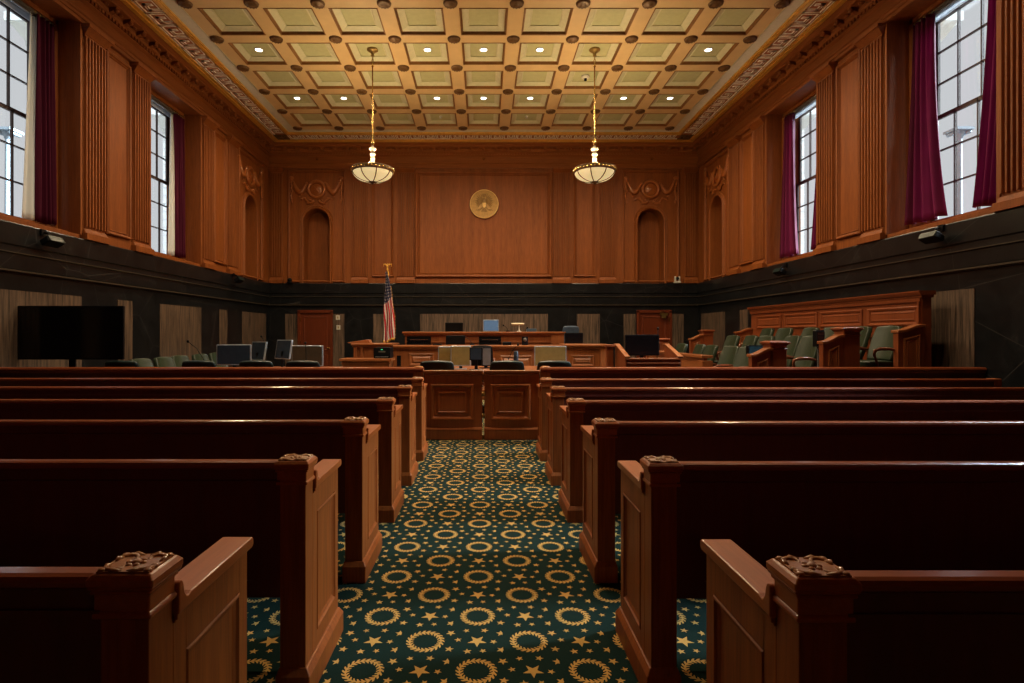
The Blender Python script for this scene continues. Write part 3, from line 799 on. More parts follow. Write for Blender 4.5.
# ------------------------------------------------------------------ lamps
def pendant(x, y, label):
    t = thing('pendant_lamp', label, 'pendant lamp', (x, y, ZC+.1), group=None)
    zr = 5.14 - (ZC+.1); zb = 4.91 - (ZC+.1)
    BM = bpy.data.materials.get('alabaster_glass')
    if not BM:
        BM, nt, b = nmat('alabaster_glass'); setc(b, (.75,.6,.45), .35)
        n = nt.nodes.new('ShaderNodeTexNoise'); n.inputs['Scale'].default_value = 5; tc = nt.nodes.new('ShaderNodeTexCoord'); nt.links.new(tc.outputs['Object'], n.inputs['Vector'])
        r = nt.nodes.new('ShaderNodeValToRGB'); r.color_ramp.elements[0].color = (.62,.50,.16,1); r.color_ramp.elements[1].color = (.95,.72,.42,1)
        nt.links.new(n.outputs['Fac'], r.inputs['Fac']); nt.links.new(r.outputs['Color'], b.inputs['Emission Color']); b.inputs['Emission Strength'].default_value = .62
    h = zr - zb
    prof = [(.435*math.cos(a*PI/2/12), zr - h*math.sin(a*PI/2/12)) for a in range(12)] + [(.03, zb)]
    m = MB(); m.lathe(prof, (0,0,0), 40, 0); o = m.build('glass_bowl', BM, t, recalc=False); so = o.modifiers.new('s','SOLIDIFY'); so.thickness = .008
    m = MB(); m.lathe([(.435,zr-.03),(.460,zr-.025),(.465,zr),(.45,zr+.045),(.47,zr+.05),(.47,zr+.065),(.435,zr+.065),(.435,zr-.03)], (0,0,0), 48, 0)
    for k in range(36):
        a = k*PI/18; m.ball((.466*math.cos(a), .466*math.sin(a), zr+.015), (.026,.026,.024), 1, 6, 4)
    m.build('rim_band', [BRONZE, BRASS], t)
    for k in range(8):
        a = k*PI/4 + PI/8
        m = MB(); m.tube([((p[0]+.008)*math.cos(a), (p[0]+.008)*math.sin(a), p[1]-.004) for p in prof], .013, 6); m.build('rib', BRONZE, t)
    m = MB(); m.lathe([(0,zb-.06),(.02,zb-.055),(.03,zb-.03),(.09,zb-.01),(.10,zb+.005),(0,zb+.01)], (0,0,0), 20, 0); m.build('finial', BRONZE, t)
    for k in range(3):
        a = k*2*PI/3+.5
        m = MB(); m.tube([(.46*math.cos(a), .46*math.sin(a), zr+.05), (.3*math.cos(a), .3*math.sin(a), zr+.11), (.05*math.cos(a), .05*math.sin(a), zr+.13)], .012, 6); m.build('support_arm', BRASS, t)
    z = zr+.08
    m = MB(); m.lathe([(.0,z-.03),(.09,z-.02),(.07,z+.02),(.045,z+.08),(.05,z+.2),(.055,z+.22),(.03,z+.25),(.06,z+.29),(.065,z+.32),(.03,z+.35),(.05,z+.38),(.085,z+.42),(.085,z+.44),(.03,z+.46),(.02,z+.50),(.0,z+.5)], (0,0,0), 20, 0)
    m.build('stem', STEMM, t)
    m = MB(); m.lathe([(.018,z+.5),(.035,z+.52),(.045,z+.56),(.035,z+.60),(.014,z+.62),(.014,z+.72),(.03,z+.74),(.014,z+.77),(.014,-.40),(.03,-.38),(.014,-.34)], (0,0,0), 12, 0); m.build('rod', BRASS, t)
    for k in range(3):
        cz = -.31 + .055*k
        pts = [((.022*math.cos(a*PI/6)) if k % 2 else 0, 0 if k % 2 else .022*math.cos(a*PI/6), cz+.035*math.sin(a*PI/6)) for a in range(12)]
        m = MB(); m.tube(pts, .008, 6, closed=True); m.build('chain_link', BRASSD, t)
    m = MB(); m.lathe([(.0,0),(.12,0),(.125,-.02),(.09,-.05),(.04,-.08),(.03,-.13),(.045,-.15),(.0,-.17)], (0,0,0), 24, 0); m.build('canopy', BRASSD, t)
    L = bpy.data.lights.new('pendant_bulb', 'POINT'); L.energy = PEND_W; L.color = (1,.74,.40); L.shadow_soft_size = .16
    lo = bpy.data.objects.new('pendant_bulb', L); COL.objects.link(lo); lo.location = (x, y, 5.30)
STEMM = flat('pale_brass_stem', (.36,.33,.27), .4, .2)
PEND_W = 300
YP = Y0 - 3.5*P
pendant(-2.49, YP, 'brass pendant lamp with a glass bowl hanging left of the round seal')
pendant(2.49, YP, 'brass pendant lamp with a glass bowl hanging right of the round seal')

LENS = flat('lit_lens', (1,1,1), .3, emit=(1,.93,.82), es=9, noise=0)
SPOT_W = 245
def downlight(col, row, label, on=True):
    x = -5.04 + P*col; y = Y0 - P*(row+.5)
    t = thing('recessed_downlight', label, 'ceiling light', (x, y, ZC+.10), group='downlights in the ceiling coffers')
    m = MB(); m.lathe([(.072,0),(.10,0),(.10,-.010),(.072,-.016),(.072,0)], (0,0,0), 24); m.build('trim_ring', WHITEP, t)
    m = MB(); m.lathe([(0,-.006),(.073,-.006),(.073,-.002),(0,-.002)], (0,0,0), 24); m.build('lens', LENS, t)
    L = bpy.data.lights.new('downlight_beam', 'SPOT'); L.energy = SPOT_W; L.color = (1,.76,.48); L.spot_size = math.radians(158); L.spot_blend = 1; L.shadow_soft_size = .10
    lo = bpy.data.objects.new('downlight_beam', L); COL.objects.link(lo); lo.location = (x, y, ZC+.05)
ordn = ['first', 'second', 'third', 'fourth', 'fifth', 'sixth', 'seventh', 'eighth', 'ninth']
for c in (0, 3, 4, 5, 8): downlight(c, 3, f'round lit downlight in the nearer lit row of coffers, {ordn[c]} coffer from the left')
for c in (0, 1, 3, 4, 5, 7, 8): downlight(c, 1, f'round lit downlight in the farther lit row of coffers, {ordn[c]} coffer from the left')
for r in (5, 7):  # rows out of view, added to light the carpet
    for c in (0, 3, 4, 5, 8): downlight(c, r, f'unseen added downlight above the public seating, row {"ahead" if r == 5 else "overhead"}, {ordn[c]} coffer from the left')
t = thing('smoke_detector', 'small white ceiling sensor in the coffer behind the right pendant', 'smoke detector', (-5.04+P*6, Y0-P*2.5, ZC+.10))
m = MB(); m.lathe([(0,0),(.1,0),(.1,-.04),(.06,-.07),(0,-.07)], (0,0,0), 20); m.build('housing', WHITEP, t); m = MB(); m.lathe([(0,-.07),(.035,-.07),(.03,-.12),(0,-.13)], (0,0,0), 12); m.build('sensor', BLACK, t)
for c in (3, 5):
    t = thing('ceiling_sprinkler', f'tiny white ceiling sprinkler in the last coffer row, {"left" if c == 3 else "right"} of the centre line', 'sprinkler', (-5.04+P*c, Y0-P*.5, ZC+.10))
    m = MB(); m.lathe([(0,0),(.05,0),(.05,-.01),(.02,-.02),(.02,-.05),(.035,-.055),(0,-.06)], (0,0,0), 14); m.build('head', WHITEP, t)

# ------------------------------------------------------------------ pews
def pew(s):
    """aisle end at x=0, runs outwards (s=+1 right, -1 left); y=0 is the edge nearest the viewer"""
    def S(x, y, z): return (s*x, y, z)
    t = thing('pew', '-', 'pew', group='rows of wooden pews')
    LX = 5.60
    e = MB(S)
    e.prism([(.105,-.05),(.525,-.05),(.525,.81),(.105,.81)], 'x', .028, .095)
    e.build('end_panel', PEWV, t)
    f = MB(S)   # framing that leaves a sunk field
    f.box(.018,.030,.106,.165,.04,.81); f.box(.018,.030,.470,.527,.04,.81); f.box(.018,.030,.165,.470,.69,.81); f.box(.018,.030,.165,.470,.04,.15)
    f.build('end_frame', PEWV, t, bevel=.002, seg=1)
    g = MB(lambda u, w, v: (s*(.028-w), u, v))
    ring(g, .165, .470, .15, .69, [(0,.010),(.004,.014),(.010,.014),(.016,.006),(.024,.003),(.03,.0)], fill=False); g.build('end_molding', PEWV, t)
    a = MB(S)   # arm board, dipping behind a curled lip against the post
    pr = [(.105,.806),(.532,.806),(.540,.814),(.540,.830),(.532,.839),(.165,.839),(.150,.834),(.140,.838),(.132,.850),(.127,.872),(.122,.884),(.114,.887),(.105,.882)]
    a.prism(pr, 'x', .002, .100); a.build('arm_board', PEWTOP, t, bevel=.004)
    c = MB(S)
    c.prism([(.105,.785),(.122,.786),(.142,.792),(.152,.807),(.105,.807)], 'x', .012, .094)
    c.prism([(.105,.792),(.118,.794),(.128,.799),(.132,.807),(.105,.807)], 'x', .006, .096); c.build('arm_corbel', PEWV, t, bevel=.002, seg=1)
    p = MB(S); p.box(.018,.128,.008,.107,-.055,.85); p.build('post', PEWV, t, bevel=.003)
    k = MB(S)
    k.box(.008,.142,-.002,.112,.848,.858); k.taper((.008,.142,-.002,.112), .858, (.013,.140,.003,.109), .866)
    k.box(.013,.140,.003,.108,.862,.905); k.box(.007,.146,-.003,.114,.903,.912)
    k.taper((.004,.146,-.004,.118), .912, (.0,.152,-.008,.122), .922)
    k.box(.0,.152,-.008,.122,.921,.938); k.taper((.0,.152,-.008,.122), .938, (.010,.142,.002,.112), .950)
    k.build('post_cap', PEWTOP, t, bevel=.006, seg=3)
    v = MB(S); v.box(.016,.136,.006,.108,.948,.953)
    cx0, cy0 = .076, .057
    for q in range(4):
        sx, sy = (1,1,-1,-1)[q], (1,-1,1,-1)[q]
        cx, cy = cx0+sx*.030, cy0+sy*.025
        v.tube([(cx+sx*.024*math.cos(w_)*(1-w_/8), cy+sy*.021*math.sin(w_)*(1-w_/8), .951+.002*math.sin(w_)) for w_ in [z*.6 for z in range(11)]], [.0075-.0005*z for z in range(11)], 6)
        v.ball((cx0+sx*.052, cy0+sy*.043, .952), (.011,.010,.007), 0, 6, 4)
        v.tube([(cx0+sx*.006, cy0+sy*.044, .951), (cx0+sx*.026, cy0+sy*.047, .953), (cx0+sx*.046, cy0+sy*.036, .951)], [.004,.008,.004], 6)
        v.tube([(cx0+sx*.052, cy0+sy*.006, .951), (cx0+sx*.055, cy0+sy*.020, .953), (cx0+sx*.047, cy0+sy*.034, .951)], [.004,.008,.004], 6)
    v.ball((cx0,cy0,.952), (.014,.013,.009), 0, 8, 5)
    for q in range(6): v.ball((cx0+.017*math.cos(q*PI/3), cy0+.017*math.sin(q*PI/3), .952), (.009,.008,.006), 0, 6, 4)
    v.build('carved_rosette', CARVE2, t)
    b = MB(S); b.box(-.006,.14,-.014,.545,-.0555,.045); b.taper((-.006,.14,-.014,.545), .045, (.012,.130,.004,.530), .075); b.build('plinth', PEWV, t, bevel=.003, seg=1)
    # long back
    r = MB(S); r.prism([(.004,.915),(.047,.915),(.053,.922),(.054,.934),(.050,.944),(.042,.949),(.010,.949),(.0,.944),(-.005,.934),(-.003,.922)], 'x', .14, LX)
    r.build('top_rail', PEWRAIL, t)
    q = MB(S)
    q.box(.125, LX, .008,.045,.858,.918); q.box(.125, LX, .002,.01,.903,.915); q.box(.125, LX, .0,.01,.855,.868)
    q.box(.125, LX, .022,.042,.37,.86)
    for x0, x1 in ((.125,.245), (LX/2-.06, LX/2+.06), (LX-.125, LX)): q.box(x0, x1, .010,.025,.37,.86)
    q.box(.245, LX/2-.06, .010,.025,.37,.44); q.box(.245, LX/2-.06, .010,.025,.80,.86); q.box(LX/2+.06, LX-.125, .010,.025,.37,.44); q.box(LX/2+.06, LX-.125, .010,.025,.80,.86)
    q.build('back', PEWSHADE, t)
    u = MB(S); u.box(.075, LX, .05,.455,.405,.44); u.box(.075, LX, .41,.455,.37,.405); u.build('seat', PEWSHADE, t, bevel=.006, seg=1)
    for xx in (1.9, 3.8):
        w = MB(S); w.box(xx-.02, xx+.02, .06,.40, -.0555,.41); w.build('seat_support', PEWSHADE, t)
    w = MB(S); w.box(LX-.02, LX+.04, .0,.48, -.0555,.83); w.box(LX-.03, LX+.06, .0,.49,.83,.855); w.box(LX-.03, LX+.06, -.005,.11,.855,.95); w.build('end_standard', PEWV, t, bevel=.004, seg=1)
    return t
XR, XL = .698, -.742
rowlab = ['nearest', 'second-nearest', 'third-nearest', 'fourth-nearest', 'fifth-nearest', 'farthest']
for s, X in ((1, XR), (-1, XL)):
    proto = pew(s)
    for i in range(6):
        o = proto if i == 0 else dup(proto)
        o.location = (X, 1.235 + 1.098*i, 0); o.scale = (1, 1, 1.0 if s > 0 else 1.009)
        o['label'] = f'long dark wooden pew with carved post cap, {"right" if s > 0 else "left"} of the aisle, {rowlab[i]} row'

# ------------------------------------------------------------------ bar and gates
def gate(x0, x1, label):
    t = thing('gate', label, 'gate', ((x0+x1)/2, 8.05, 0), group='pair of gates at the end of the aisle')
    h = (x1-x0)/2
    m = MB(); m.box(-h+.012, h-.012, .015, .06, -.03, .93); m.build('gate_panel', BENCHD, t)
    T = lambda u, w, v: (u, .015-w, v)
    m = MB(T); ring(m, -h+.10, h-.14, .235, .765, [(0,0),(0,.02),(.015,.028),(.04,.02),(.05,.004),(.08,.004),(.12,.02),(.13,.012)]); m.build('panel_molding', BENCHD, t)
    m = MB(); m.box(-h+.012, h-.012, -.005, .065, -.05, .095); m.taper((-h+.012, h-.012, -.01,.065), .095, (-h+.012, h-.012, .01,.06), .13); m.build('baseboard', BENCHD, t, bevel=.004, seg=1)
    m = MB(); m.box(-h, h, -.02, .09, .93, .965); m.box(-h+.01, h-.01, .0, .07, .90, .932); m.build('top_rail', BENCHW, t, bevel=.008)
    hx = h-.01 if x0 < -.3 else -h+.01
    m = MB()
    for z in (.3, .62): m.lathe([(.0,-.03),(.012,-.03),(.012,.03),(0,.03)], (hx, .005, z), 10)
    m.build('hinge', BRASSD, t)
BENCHD = wood('gate_wood', (.27,.070,.018), (.42,.125,.032), 'z', .33, .25)
gate(-.88, -.008, 'panelled wooden gate closing the aisle, left leaf')
gate(.0, .828, 'panelled wooden gate closing the aisle, right leaf')
for s, xa in ((1, .838), (-1, -.89)):
    t = thing('bar_rail', 'low panelled wooden partition across the room, %s of the gates' % ('right' if s > 0 else 'left'), 'partition', (xa*.973, 7.86, .009))
    L = 7.19 - abs(xa)*.973
    S = lambda x, y, z, s=s: (s*x, y, z)
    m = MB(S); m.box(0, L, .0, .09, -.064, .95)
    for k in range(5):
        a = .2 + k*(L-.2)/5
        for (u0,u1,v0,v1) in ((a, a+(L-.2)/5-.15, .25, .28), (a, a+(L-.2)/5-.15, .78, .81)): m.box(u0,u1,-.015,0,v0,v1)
    m.box(0, L, -.02, 0, -.064, .10); m.build('partition_panel', PEWSHADE, t)
    m = MB(S); m.box(0, L, -.015, .11, .93,.955); m.prism([(-.03,.96),(-.035,.985),(-.025,1.005),(0,1.012),(.09,1.012),(.115,1.005),(.125,.985),(.12,.96),(.1,.95),(-.01,.95)], 'x', 0, L); m.build('cap_rail', PEWRAIL, t)
    m = MB(S); m.box(0,.14,-.03,.12,-.064,.95); m.build('end_post', PEWV, t, bevel=.004)
    m = MB(S); m.lathe([(.07,1.012),(.065,1.022),(.04,1.03),(0,1.032)], (.075,.045,0), 16); m.build('post_rosette', CARVE2, t)
# ------------------------------------------------------------------ the well of the court
def at(px, d): return (px-483.6)*d/548
def zt(py, d): return 1.5 + (334-py)*d/548

def rrect(x0, x1, z0, z1, r, n=5):
    pts = []
    for cx, cz, a0 in ((x1-r, z1-r, 0), (x0+r, z1-r, PI/2), (x0+r, z0+r, PI), (x1-r, z0+r, 1.5*PI)):
        for k in range(n+1):
            a = a0 + PI/2*k/n; pts.append((cx+r*math.cos(a), cz+r*math.sin(a)))
    return pts
ARMW = flat('chair_arm_wood', (.17,.045,.018), .3, coat=.3)
def chair(label, group, leather, H=1.05, arms=True, W=.50):
    """swivel armchair facing +y"""
    t = thing('swivel_chair', label, 'chair', group=group)
    # backrest: curved padded slab
    m = MB(); NU, NV = 14, 12; vs = []; fs = []
    for j in range(NV+1):
        for i in range(NU+1):
            u = -1 + 2*i/NU; v = j/NV
            z = .50 + (H-.50)*v
            wv = W/2*(.94 + .06*math.sin(PI*min(1, v*1.1)))
            if v > .88: wv *= 1 - .10*((v-.88)/.12)**2
            x = wv*u; y = -.18 - .18*v + .05*u*u
            zz = z - (.012*u*u if v > .8 else 0)
            vs.append((x, y, zz))
    for j in range(NV):
        for i in range(NU):
            a = j*(NU+1)+i; fs.append((a, a+1, a+NU+2, a+NU+1))
    m.add(vs, fs, 0, True)
    o = m.build('backrest', leather, t, recalc=False); s = o.modifiers.new('s', 'SOLIDIFY'); s.thickness = .075; s.offset = 0
    b = o.modifiers.new('b', 'BEVEL'); b.width = .022; b.segments = 3; b.limit_method = 'ANGLE'; b.angle_limit = math.radians(50)
    m = MB(); m.prism(rrect(-.25, .25, -.22, .27, .07), 'z', .40, .50); m.build('seat', leather, t, bevel=.03, seg=3)
    if arms:
        for s in (-1, 1):
            m = MB(); m.tube([(s*.27,-.20,.66),(s*.285,-.05,.69),(s*.29,.12,.69),(s*.285,.20,.665),(s*.28,.21,.60),(s*.27,.16,.50),(s*.24,.12,.43)], [.02,.024,.026,.024,.02,.018,.018], 8)
            m.build('armrest', ARMW, t)
    m = MB(); m.lathe([(0,.09),(.035,.09),(.03,.20),(.045,.22),(.045,.36),(.12,.38),(.12,.41),(0,.41)], (0,0,0), 14); m.build('column', BLACK, t)
    for k in range(5):
        a = k*2*PI/5+.3
        m = MB(); m.tube([(0,0,.12),(.18*math.cos(a),.18*math.sin(a),.09),(.28*math.cos(a),.28*math.sin(a),.07)], [.03,.022,.018], 6); m.ball((.28*math.cos(a), .28*math.sin(a), .031), .03, 0, 8, 6); m.build('leg', ARMW, t)
    return t
def cushion_chair(spots, group, leather, H=1.05, W=.50):
    proto = None
    for (x, y, z, rz, lab) in spots:
        if proto is None: o = proto = chair(lab, group, leather, H, W=W)
        else: o = dup(proto)
        o.location = (x, y, z); o.rotation_euler = (0,0,rz); o['label'] = lab

# chairs whose backs show above the partition and gates
cs = []
for px, wpx, d, lab in ((123,28,8.75,'dark green chair back just above the partition, below the big television'), (200,35,8.8,'dark green chair back above the partition beside the blue-framed monitor'),
        (257,33,8.8,'dark green chair back above the partition between the two left monitors'), (303.5,34,8.75,'dark green chair back in front of the brown-reflecting monitor'),
        (437,32,8.75,'dark green chair back above the left gate leaf'), (507,32,8.75,'dark green chair back above the right gate leaf'), (554,32,8.75,'dark green chair back at the right gate post, before a monitor painted with a tan reflection')):
    cs.append((at(px, d-.28), d, .0, 0, lab))
cushion_chair(cs, 'chairs at the counsel tables, backs to the seating', DGREEN, 1.09, .55)
cs = []
for px, d, rz, lab in ((141,9.6,-.8,'green chair of the left side row, nearest the television'), (164,10.3,-.75,'green chair of the left side row, second from the television'),
        (180,11.0,-.8,'green chair of the left side row, third from the television'), (200,11.8,-.8,'green chair of the left side row, behind the microphone'), (216,12.7,-.9,'green chair of the left side row, half hidden by the blue-framed monitor')):
    cs.append((at(px+1, d)+.28, d-.05, 0, rz-.92, lab))
cushion_chair(cs, 'green chairs along the left wall', GREEN, 1.07)

# jury box
JB = thing('jury_box', 'tiered wooden jury box with panelled back along the right wall', 'jury box', (0,0,0))
m = MB(); m.box(4.2,4.95,8.45,13.72,0,.22); m.box(4.95,5.8,8.45,13.72,0,.42); m.box(5.8,6.74,8.45,13.72,0,.58); m.build('platform', JURYW, JB)
JX = 6.74
m = MB(); m.box(JX, JX+.14, 8.42, 13.8, 0, 2.07); m.box(JX-.03, JX+.16, 8.40, 13.83, 2.06, 2.10); m.prism([(JX-.05,2.10),(JX-.08,2.15),(JX-.08,2.165),(JX+.18,2.165),(JX+.18,2.10)], 'y', 8.38, 13.86)
T = lambda u, w, v: (JX-w, u, v)
m2 = MB(T)
for a, b in ((8.47,9.60),(9.74,10.95),(11.05,12.25),(12.4,13.5)):
    ring(m2, a, b, 1.63, 1.94, [(0,0),(0,.02),(.02,.03),(.05,.02),(.06,.004),(.10,.02),(.11,.015)])
m2.box(8.43,13.8,0,.03,2.0,2.07); m2.box(8.43,13.8,0,.025,1.44,1.50); m2.box(8.43,13.8,0,.02,1.2,1.24); m2.box(8.43,8.46,0,.05,.6,2.0)
m.build('back_wall', JURYW, JB); m2.build('back_molding', JURYW, JB)
def jpost(x0, x1, y, ztop, par):
    m = MB(); xc = (x0+x1)/2; h = (x1-x0)/2
    m.box(xc-h*.80, xc+h*.80, y, y+2*h*.78, 0, ztop-.07)
    m.box(xc-h*.87, xc+h*.87, y-.015, y+2*h*.78+.015, ztop-.135, ztop-.115); m.taper((xc-h*.82,xc+h*.82,y-.01,y+2*h*.78+.01), ztop-.075, (xc-h*.95,xc+h*.95,y-.03,y+2*h*.78+.03), ztop-.045)
    m.box(xc-h*1.02, xc+h*1.02, y-.04, y+2*h*.78+.04, ztop-.045, ztop-.015); m.taper((xc-h*.9,xc+h*.9,y-.02,y+2*h*.78+.02), ztop-.015, (xc-h*.6,xc+h*.6,y+.02,y+2*h*.78-.02), ztop)
    m.build('newel_post', JURYW, par, bevel=.006, seg=1)
def jramp(x0, x1, y, z0, z1, par):
    """low end wall whose cap sweeps up from z0 to z1"""
    n = 12; th = .10
    top = [(x0+(x1-x0)*i/n, z0+(z1-z0)*(.5-.5*math.cos(PI*max(0, i/n*1.2-.1 if i/n*1.2-.1 < 1 else 1)))) for i in range(n+1)]
    m = MB(); m.prism([(x0+.02,0)]+[(p[0] if i else x0+.02, p[1]-.03) for i, p in enumerate(top)]+[(x1,0)], 'y', y, y+th); m.build('end_panel', JURYW, par)
    m = MB(); m.prism([(p[0], p[1]-.035) for p in top]+[(p[0], p[1]+.01) for p in top][::-1], 'y', y-.03, y+th+.03); m.build('cap_molding', BENCHW, par, bevel=.006, seg=1)
    T = lambda u, w, v: (u, y-w, v)
    m = MB(T); zl = z0-.12
    vs = []; a, b = x0+.10, x1-.07
    if b-a > .08:
        for ins, w in ((0,0),(0,.014),(.018,.02),(.035,.004),(.05,.016),(.06,.01)):
            vs += [(a+ins,w,.35+ins),(b-ins,w,.35+ins),(b-ins,w,zl+(z1-z0)*.7-ins),(a+ins,w,zl-ins)]
        fs = [(4*i+k, 4*i+(k+1) % 4, 4*i+4+(k+1) % 4, 4*i+4+k) for i in range(5) for k in range(4)] + [(20,21,22,23)]
        m.add(vs, fs); m.build('panel_molding', BENCHV, par)
for y in (8.38, 13.74):
    jramp(6.32, 6.74, y, 1.55, 1.64, JB)
    jramp(5.17, 5.51, y, 1.38, 1.48, JB); jpost(5.48, 5.79, y, 1.61, JB)
    jramp(4.08, 4.42, y, 1.18, 1.28, JB); jpost(4.36, 4.67, y, 1.395, JB)
m = MB(); m.box(4.12,4.19,10.25,13.7,0,1.05); m.box(4.06,4.28,10.2,13.7,1.05,1.10); m.box(4.07,4.27,10.2,10.42,0,1.0); m.build('front_rail', BENCHW, JB, bevel=.006, seg=1)
cs = []
ordj = ['first', 'second', 'third', 'fourth', 'fifth', 'sixth']
for i, d in enumerate((8.98, 9.66, 10.40, 11.1, 12.0, 12.75)):
    cs.append((6.18, d-.25, .58, PI/2 + (.12,-.05,.08,0,.1,0)[i], f'green leather jury chair against the box\'s back wall, {ordj[i]} from the near end'))
for i, (px, d) in enumerate(((797,9.0),(779,9.85),(754,10.55),(739,11.2),(722,11.95))):
    cs.append((at(px, d)-.05, d, .42, PI/2 + (.1,0,.05,0,.08)[i], f'green leather jury chair in the middle tier, {ordj[i]} from the near end'))
for i, (px, d) in enumerate(((737,9.85),(720,10.6),(700,11.55),(689,12.2),(672,13.2))):
    cs.append((at(px, d)-.05, d, .22, PI/2 + (.25,.2,.05,0,.08)[i], f'green leather jury chair in the lowest tier, {ordj[i]} from the near end'))
cushion_chair(cs, 'jury chairs', GREEN, 1.05)

# monitors
def monitor(x, y, z, w, h, rz, label, frame=SILVER, screen=SCREEN, tilt=0, stand=.0, name='computer_monitor', group=None, kb=None):
    """z = bottom edge of the panel, stand = height of the neck below it; the screen faces -y"""
    t = thing(name, label, 'monitor', (x, y, z-stand), rz, group)
    m = MB(); m.prism(rrect(-w/2, w/2, stand, stand+h, .012, 3), 'y', -.018, .022)
    o = m.build('housing', frame, t, bevel=.004, seg=1)
    b = .018
    p = MB(); p.box(-w/2+b, w/2-b, -.0205, -.016, stand+b, stand+h-b); p.build('screen', screen, o)
    if stand > .02:
        m = MB(); m.box(-.03,.03,.02,.05,.01,stand+h*.4); m.build('neck', BLACK, t)
        m = MB(); m.prism(rrect(-.12,.12,-.09,.11,.03), 'z', 0, .014); m.build('base', frame, t)
    if tilt:
        o.rotation_euler = (tilt,0,0)
    return t
MATTB = flat('matte_black', (.004,.004,.004), .8, spec=.1)
TAN = flat('tan_painted_reflection', (.20,.15,.045), .5)  # wall reflected in switched-off screens, painted as flat tan
BROWNS = flat('brown_painted_reflection', (.085,.065,.042), .35)  # brownish reflection put into the screen colour
BLUES = flat('dark_blue_screen', (.022,.036,.058), .25)  # plain dark blue screen colour
BLUEL = flat('blue_painted_reflection', (.03,.06,.11), .35, emit=(.14,.24,.38), es=.35)  # bluish light reflecting off the screen, painted with a weak glow
TV = monitor(at(71,8.47), 8.47, 1.105, 1.638, .83, 0, 'very large black television on a stand before the left wall', frame=BLACK, stand=1.105, name='television')
TV['category'] = 'television'
for ch in [c for c in bpy.data.objects if c.parent == TV]:
    if ch.name.startswith('base'): ch.scale = (3.2, 1.8, 2)
    if ch.name.startswith('neck'): ch.scale = (1.6, 1, 1)

def table(x0, x1, y0, y1, z, label, name='counsel_table'):
    t = thing(name, label, 'table', ((x0+x1)/2, (y0+y1)/2, 0), group='counsel tables'); hx = (x1-x0)/2; hy = (y1-y0)/2
    m = MB(); m.box(-hx, hx, -hy, hy, z-.04, z); m.build('table_top', BENCHW, t, bevel=.008)
    m = MB(); m.box(-hx+.06, hx-.06, -hy+.06, hy-.06, z-.14, z-.04); m.build('apron', BENCHV, t)
    for sx in (-1, 1):
        for sy in (-1, 1):
            m = MB(); m.taper((sx*(hx-.1)-.03, sx*(hx-.1)+.03, sy*(hy-.1)-.03, sy*(hy-.1)+.03), 0, (sx*(hx-.1)-.045, sx*(hx-.1)+.045, sy*(hy-.1)-.045, sy*(hy-.1)+.045), z-.10); m.build('leg', BENCHV, t)
table(-5.12, -2.6, 9.5, 10.6, .76, 'wooden counsel table on the left, carrying monitors')
table(-4.9, -3.2, 11.6, 12.5, .76, 'second wooden table behind the left counsel table')
table(-1.25, 1.75, 9.7, 11.7, .82, 'wooden counsel table in the middle, seen just above the gates')
monitor(at(234,9.9), 9.9, zt(365,9.9), .60, .37, .10, 'blue-framed dark monitor on the left counsel table', screen=BLUES, stand=.14-.0+ (zt(365,9.9)-.76-.14))
monitor(at(307.5,10), 10.0, zt(366,10), .58, .375, -.05, 'silver-framed monitor with painted brownish reflection on the left counsel table', screen=BROWNS, stand=zt(366,10)-.76)
monitor(at(256,11.9), 11.9, zt(360,11.9), .52, .40, -.62, 'slanted black monitor seen edge-on beside the blue-framed one', screen=BLUES, stand=zt(360,11.9)-.76, tilt=-.16)
monitor(at(281,11.9), 11.9, zt(359,11.9), .58, .42, -.68, 'slanted black monitor turned sideways, left of the brown-reflecting one', screen=BLUES, stand=zt(359,11.9)-.76, tilt=-.16)
monitor(at(445,10.7), 10.7, zt(366,10.7), .27, .38, .0, 'narrow monitor panel with painted tan reflection on the middle table, left of its twin', screen=TAN, stand=zt(366,10.7)-.82)
monitor(at(460.7,10.62), 10.62, zt(366,10.62), .39, .39, .0, 'wider monitor with painted tan reflection on the middle table, above the left gate', screen=TAN, stand=zt(366,10.62)-.82)
monitor(at(550.3,10.6), 10.6, zt(366,10.6), .62, .385, 0, 'silver-framed monitor with painted tan reflection on the middle table, right side', screen=TAN, stand=zt(366,10.6)-.82)
monitor(at(476,10.3), 10.3, zt(360.3,10.3), .24, .24, -.1, 'small blue-black monitor on the middle table beside the grey panel', frame=BLACK, screen=BLUES, stand=zt(360.3,10.3)-.82)
GREYP = flat('grey_panel', (.085,.072,.06), .5)
monitor(at(486.5,10.9), 10.9, zt(366,10.9), .20, .37, .35, 'grey upright panel behind the small blue-black monitor', frame=BLACK, screen=GREYP, stand=zt(366,10.9)-.82)
def pink_reflection(x, y, z, label, col=(.55,.42,.38)):  # pinkish reflection on the table top, added as thin painted layers
    t = thing('table_reflection', label, 'painted reflection', (x, y, z)); m = MB()
    for k in range(4): m.box(-.15+.004*k,.15,-.11,.11-.005*k,.006*k,.006*k+.005)
    m.build('reflection_sheets', flat('reflection_pink', col, .6), t)
pink_reflection(at(478,9.9), 9.95, .82, 'painted pinkish reflection on the middle table behind the gates')
def mic(x, y, z, hx, hz, hy, label, base=True):
    t = thing('gooseneck_microphone', label, 'microphone', (x, y, z))
    m = MB(); m.tube([(0,0,0),(hx*.15,hy*.1,hz*.45),(hx*.55,hy*.6,hz*.8),(hx,hy,hz)], .0065, 6); m.build('gooseneck', BLACK, t)
    m = MB(); m.ball((hx,hy,hz), (.022,.022,.026), 0, 8, 6); m.build('microphone_head', BLACK, t)
    if base: m = MB(); m.lathe([(0,0),(.07,0),(.065,.03),(.02,.04),(0,.04)], (0,0,0), 16); m.build('base', BLACK, t)
mic(-5.0, 9.9, .76, at(188,9.9)+5.0, zt(341.5,9.9)-.76, 0, 'thin black gooseneck microphone before the left stone panel')
